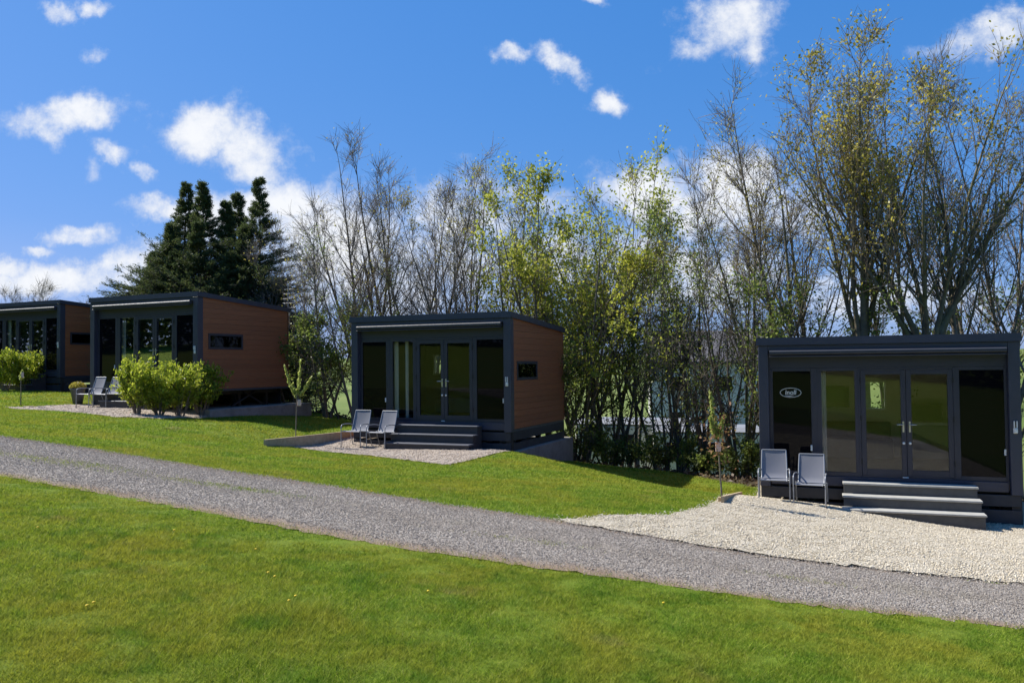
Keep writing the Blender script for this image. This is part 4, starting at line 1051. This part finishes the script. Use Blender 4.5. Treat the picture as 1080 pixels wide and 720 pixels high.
# planter
L = bpt(82, 426.5); root = empty('planter', (L[0], L[1], L[2]+.02), 0, label='tapered dark grey planter with a rounded yellow-green plant', cat='planter'); root.scale = (.8, .8, .85)
MB().lathe([(.0, .0), (.17, .0), (.255, .50), (.275, .52), (.275, .555), (.25, .555), (.24, .50), (0, .50)], 24).build('pot', M['pot'], root)
MB().lathe([(.238, .505), (.0, .515)], 16).build('soil', M['soil'], root)
g = np.random.default_rng(3); n = 1100; a = g.uniform(0, 6.28, n); rr = .30*np.sqrt(g.random(n)); q = np.c_[rr*np.cos(a), rr*np.sin(a), .54+.26*np.sqrt(np.clip(1-(rr/.32)**2, 0, 1))*g.uniform(.4, 1, n)]
V, F = leaves(q, .07, .4, g, UP+q*np.array([2, 2, 0]), .5); mesh_np('plant', V, [F], [M['leaf_ochre']], None, root)

# ------------------------------------------------------------------ beyond the trees
def house(label, px, Y, w, d, hw, hr, rz):
    L = put(px, Y); root = empty('house', L, rz, label=label, cat='house', group='houses beyond the trees')
    m = MB(); m.box(-w/2, w/2, -d/2, d/2, -1.5, hw); m.prism([(-d/2, hw), (d/2, hw), (0, hw+hr-.05)], 0, -w/2+.01, w/2-.01); m.build('wall', M['house_white'], root)
    m = MB()
    for s in (-1, 1): m.prism([(s*(d/2+.35), hw-.15), (s*(d/2+.35), hw-.0), (0, hw+hr+.12), (0, hw+hr-.03)], 0, -w/2-.3, w/2+.3)
    rf = m.build('roof', M['slate'], root)
    m = MB(); m.box(w/2-1.2, w/2-.5, -.35, .35, hw+hr*.5, hw+hr+.9); m.build('chimney', M['house_white'], rf)
    for u in (-w*.3, w*.05, w*.33):
        for zz in (.9, 3.4):
            if zz+1.2 > hw: continue
            m = MB(); m.box(u-.55, u+.55, -d/2-.04, -d/2-.002, zz, zz+1.15); q = m.build('window', M['white'], root)
            m = MB(); m.box(u-.47, u+.47, -d/2-.05, -d/2-.041, zz+.08, zz+1.07); m.build('pane', M['tv'], q)
def house_h(px, py, Y): return zt(px, py, Y)-put(px, Y)[2]
hh = house_h(745, 350, 62)
house('white house with grey slate roof seen through the trees left of the right hand cabin', 752, 62, 9.5, 7, hh-2.2, 2.2, R(-8))
def caravan(label, px, Y, rz, ln=6.0):
    L = put(px, Y); root = empty('static_caravan', L, rz, label=label, cat='caravan', group='white caravans beyond the trees')
    m = MB(); m.box(-ln/2, ln/2, -1.2, 1.2, .45, 2.5, .12); m.build('body', M['house_white'], root)
    m = MB(); m.prism([(-1.25, 2.503), (1.25, 2.503), (.9, 2.68), (-.9, 2.68)], 0, -ln/2-.05, ln/2+.05); m.build('roof', M['cabinet'], root)
    for u in (-ln*.32, -.05*ln, ln*.25):
        m = MB(); m.box(u-.5, u+.5, -1.225, -1.203, 1.25, 2.05, .01); m.build('window', M['tv'], root)
    m = MB(); m.box(-ln/2+.3, ln/2-.3, -1.0, 1.0, .2, .448); m.build('chassis', M['chassis'], root)
    for u in (-.5, .5):
        m = MB(); m.tube([(u, -1.1, .3), (u, -.9, .3)], .3, 16); m.build('wheel', M['rubber'], root)
caravan('white caravan seen through the trunks behind the slim sapling', 762, 36, R(-12))
caravan('white caravan glimpsed through shrubs right of the middle cabin', 668, 38, R(-20), 5)

# dark hedge behind the photographer (mirrored in the dark glass)
g = np.random.default_rng(77); n = 130000
HL = resample([(-42, 40), (-42, 0), (-32, -12), (28, -19)], 400); k = g.integers(0, 400, n)
x = HL[k, 0]+g.normal(0, .9, n); yy = HL[k, 1]+g.normal(0, .9, n); zz = g.random(n)**.85*(7+.8*np.sin(k*.3))
V, F = leaves(np.c_[x, yy, T(x, yy)+zz], .36, .7, g)
root = empty('hedge', (0, 0, 0), 0, label='tall dark hedge facing the cabins across the lawn', cat='hedge')
mesh_np('foliage', V, [F], [M['leaf_dark']], None, root)
m = MB(); 
for (xx, y2) in HL[::14]:
    m.tube([(xx, y2, T(xx, y2)-.2), (xx+.1, y2, T(xx, y2)+4.5)], [.09, .04], 6)
m.build('stem', M['bark_dark'], root)

# ------------------------------------------------------------------ light and sky
SUN_EL, SUN_AZ = R(46), math.atan2(-.915, .403)
sd = Vector((math.sin(SUN_AZ)*math.cos(SUN_EL), math.cos(SUN_AZ)*math.cos(SUN_EL), math.sin(SUN_EL)))
sl = bpy.data.lights.new('sun', 'SUN'); sl.energy = 4.9; sl.angle = R(.5); sl.color = (1, .955, .87)
so = bpy.data.objects.new('sun', sl); COL.objects.link(so); so.rotation_euler = sd.to_track_quat('Z', 'Y').to_euler(); so.location = (-20, 10, 30)

wd = bpy.data.worlds.new('World'); sc.world = wd; wd.use_nodes = True
nt = wd.node_tree; nt.nodes.clear()
class WN(N):
    def __init__(s): s.t = nt
w = WN()
sky = w.n('TexSky', sky_type='NISHITA'); sky.sun_disc = False; sky.sun_elevation = SUN_EL; sky.sun_rotation = SUN_AZ; sky.altitude = 100; sky.air_density = 1.0; sky.dust_density = .6; sky.ozone_density = 2.2
sc_ = w.n('SeparateColor', {0: sky.outputs[0]})
skyc = w.n('CombineColor', {0: w.math('MULTIPLY', sc_.outputs[0], .323), 1: w.math('MULTIPLY', w.math('POWER', sc_.outputs[1], .5), 1.135), 2: w.math('MULTIPLY', w.math('POWER', sc_.outputs[2], .35), 2.87)}).outputs[0]
tc = w.n('TexCoord').outputs['Generated']; sp = w.n('SeparateXYZ', {0: tc})
Yc = w.math('MAXIMUM', sp.outputs[1], .04)
uv = w.n('CombineXYZ', {0: w.math('DIVIDE', sp.outputs[0], Yc), 1: w.math('DIVIDE', sp.outputs[2], Yc), 2: 0.0}).outputs[0]
wn = w.n('TexNoise', {'Vector': uv, 'Scale': 9.0, 'Detail': 6.0, 'Roughness': .62})
wv = w.n('VectorMath', {0: wn.outputs['Color'], 1: (.5, .5, .5)}, operation='SUBTRACT').outputs[0]
wv = w.n('VectorMath', {0: wv, 'Scale': .085}, operation='SCALE').outputs[0]
uvw = w.n('VectorMath', {0: uv, 1: wv}, operation='ADD').outputs[0]
BL = [(75, 117, 70, 24, 5, .95), (100, 112, 34, 18, 0, .9), (215, 138, 52, 26, 10, 1), (262, 155, 58, 34, -30, 1), (290, 180, 26, 24, -40, .7), (118, 158, 26, 14, -25, .75), (95, 178, 14, 16, 0, .5), (156, 181, 14, 9, -30, .6),
      (80, 249, 34, 14, 0, .9), (34, 263, 22, 8, -8, .7), (60, 293, 110, 22, 4, 1), (140, 280, 60, 24, 14, .9), (5, 280, 36, 16, -20, .9), (165, 220, 36, 18, 0, 1), (250, 222, 80, 30, 5, 1), (315, 215, 60, 34, -15, 1),
      (350, 262, 90, 70, 0, 1), (480, 228, 90, 46, 0, .75), (440, 285, 170, 60, 0, .7), (600, 275, 160, 55, 0, .65), (560, 215, 60, 30, 0, .5), (690, 205, 70, 42, 0, 1), (672, 192, 36, 26, 0, 1), (775, 192, 62, 38, 0, 1), (760, 225, 70, 40, 0, .95), (830, 230, 60, 40, 0, .7),
      (720, 290, 130, 50, 0, .8), (950, 310, 150, 40, 0, .6), (60, 8, 26, 14, -10, .75), (100, 2, 22, 10, 0, .7), (108, 49, 16, 10, 0, .5), (538, 57, 22, 11, -15, .85), (590, 70, 34, 13, -30, .85), (642, 103, 23, 14, 0, .95),
      (768, 18, 50, 36, 10, .85), (790, 42, 26, 26, 0, .8), (735, 45, 40, 14, 30, .6), (625, 2, 20, 10, 0, .8), (1045, 42, 60, 22, 20, .85), (1000, 55, 40, 16, 0, .5), (1075, 20, 34, 18, 0, .8)]
field_ = None
for (px, py, rx, ry, rot, st) in BL:
    r_ = ray(px, py)
    mp = w.n('Mapping', {'Vector': uvw, 'Location': (r_[0], r_[2], 0), 'Rotation': (0, 0, R(rot)), 'Scale': (rx/FPX*1.4, ry/FPX*1.4, 1)}, vector_type='TEXTURE').outputs[0]
    ln = w.n('VectorMath', {0: mp}, operation='LENGTH').outputs['Value']
    v = w.n('MapRange', {'Value': ln, 'From Min': 1.0, 'From Max': 0.15, 'To Min': 0.0, 'To Max': st}, interpolation_type='SMOOTHSTEP').outputs[0]
    field_ = v if field_ is None else w.math('MAXIMUM', field_, v)
fine = w.n('TexNoise', {'Vector': uv, 'Scale': 22.0, 'Detail': 8.0, 'Roughness': .68}).outputs[0]
tot = w.math('ADD', field_, w.math('MULTIPLY_ADD', fine, 1.9, -.95))
mask = w.n('MapRange', {'Value': tot, 'From Min': .05, 'From Max': 1.05, 'To Max': 1.0}, interpolation_type='SMOOTHSTEP').outputs[0]
mask = w.math('MULTIPLY', mask, w.math('GREATER_THAN', field_, .002))
# thin high veil near the horizon
hz = w.n('MapRange', {'Value': sp.outputs[2], 'From Min': .16, 'From Max': .0, 'To Max': .22}).outputs[0]
mask = w.math('MAXIMUM', mask, hz)
ccol = w.mix(w.n('MapRange', {'Value': w.math('ADD', tot, w.math('MULTIPLY_ADD', wn.outputs[0], .8, -.4)), 'From Min': .3, 'From Max': 1.2}).outputs[0], C4((4.7, 5.1, 5.9)), C4((6.4, 6.5, 6.7)))
fin = w.mix(w.math('MULTIPLY', mask, .96), skyc, ccol)
bg = w.n('Background', {0: fin, 1: .092}); out = w.n('OutputWorld', {0: bg.outputs[0]})

# ------------------------------------------------------------------ render settings
sc.render.engine = 'CYCLES'
sc.view_settings.view_transform = 'Standard'; sc.view_settings.look = 'None'; sc.view_settings.exposure = .72; sc.view_settings.gamma = 1; sc.view_settings.use_curve_mapping = False
sc.cycles.use_denoising = True
sc.cycles.max_bounces = 7; sc.cycles.transparent_max_bounces = 12; sc.cycles.caustics_reflective = False; sc.cycles.caustics_refractive = False
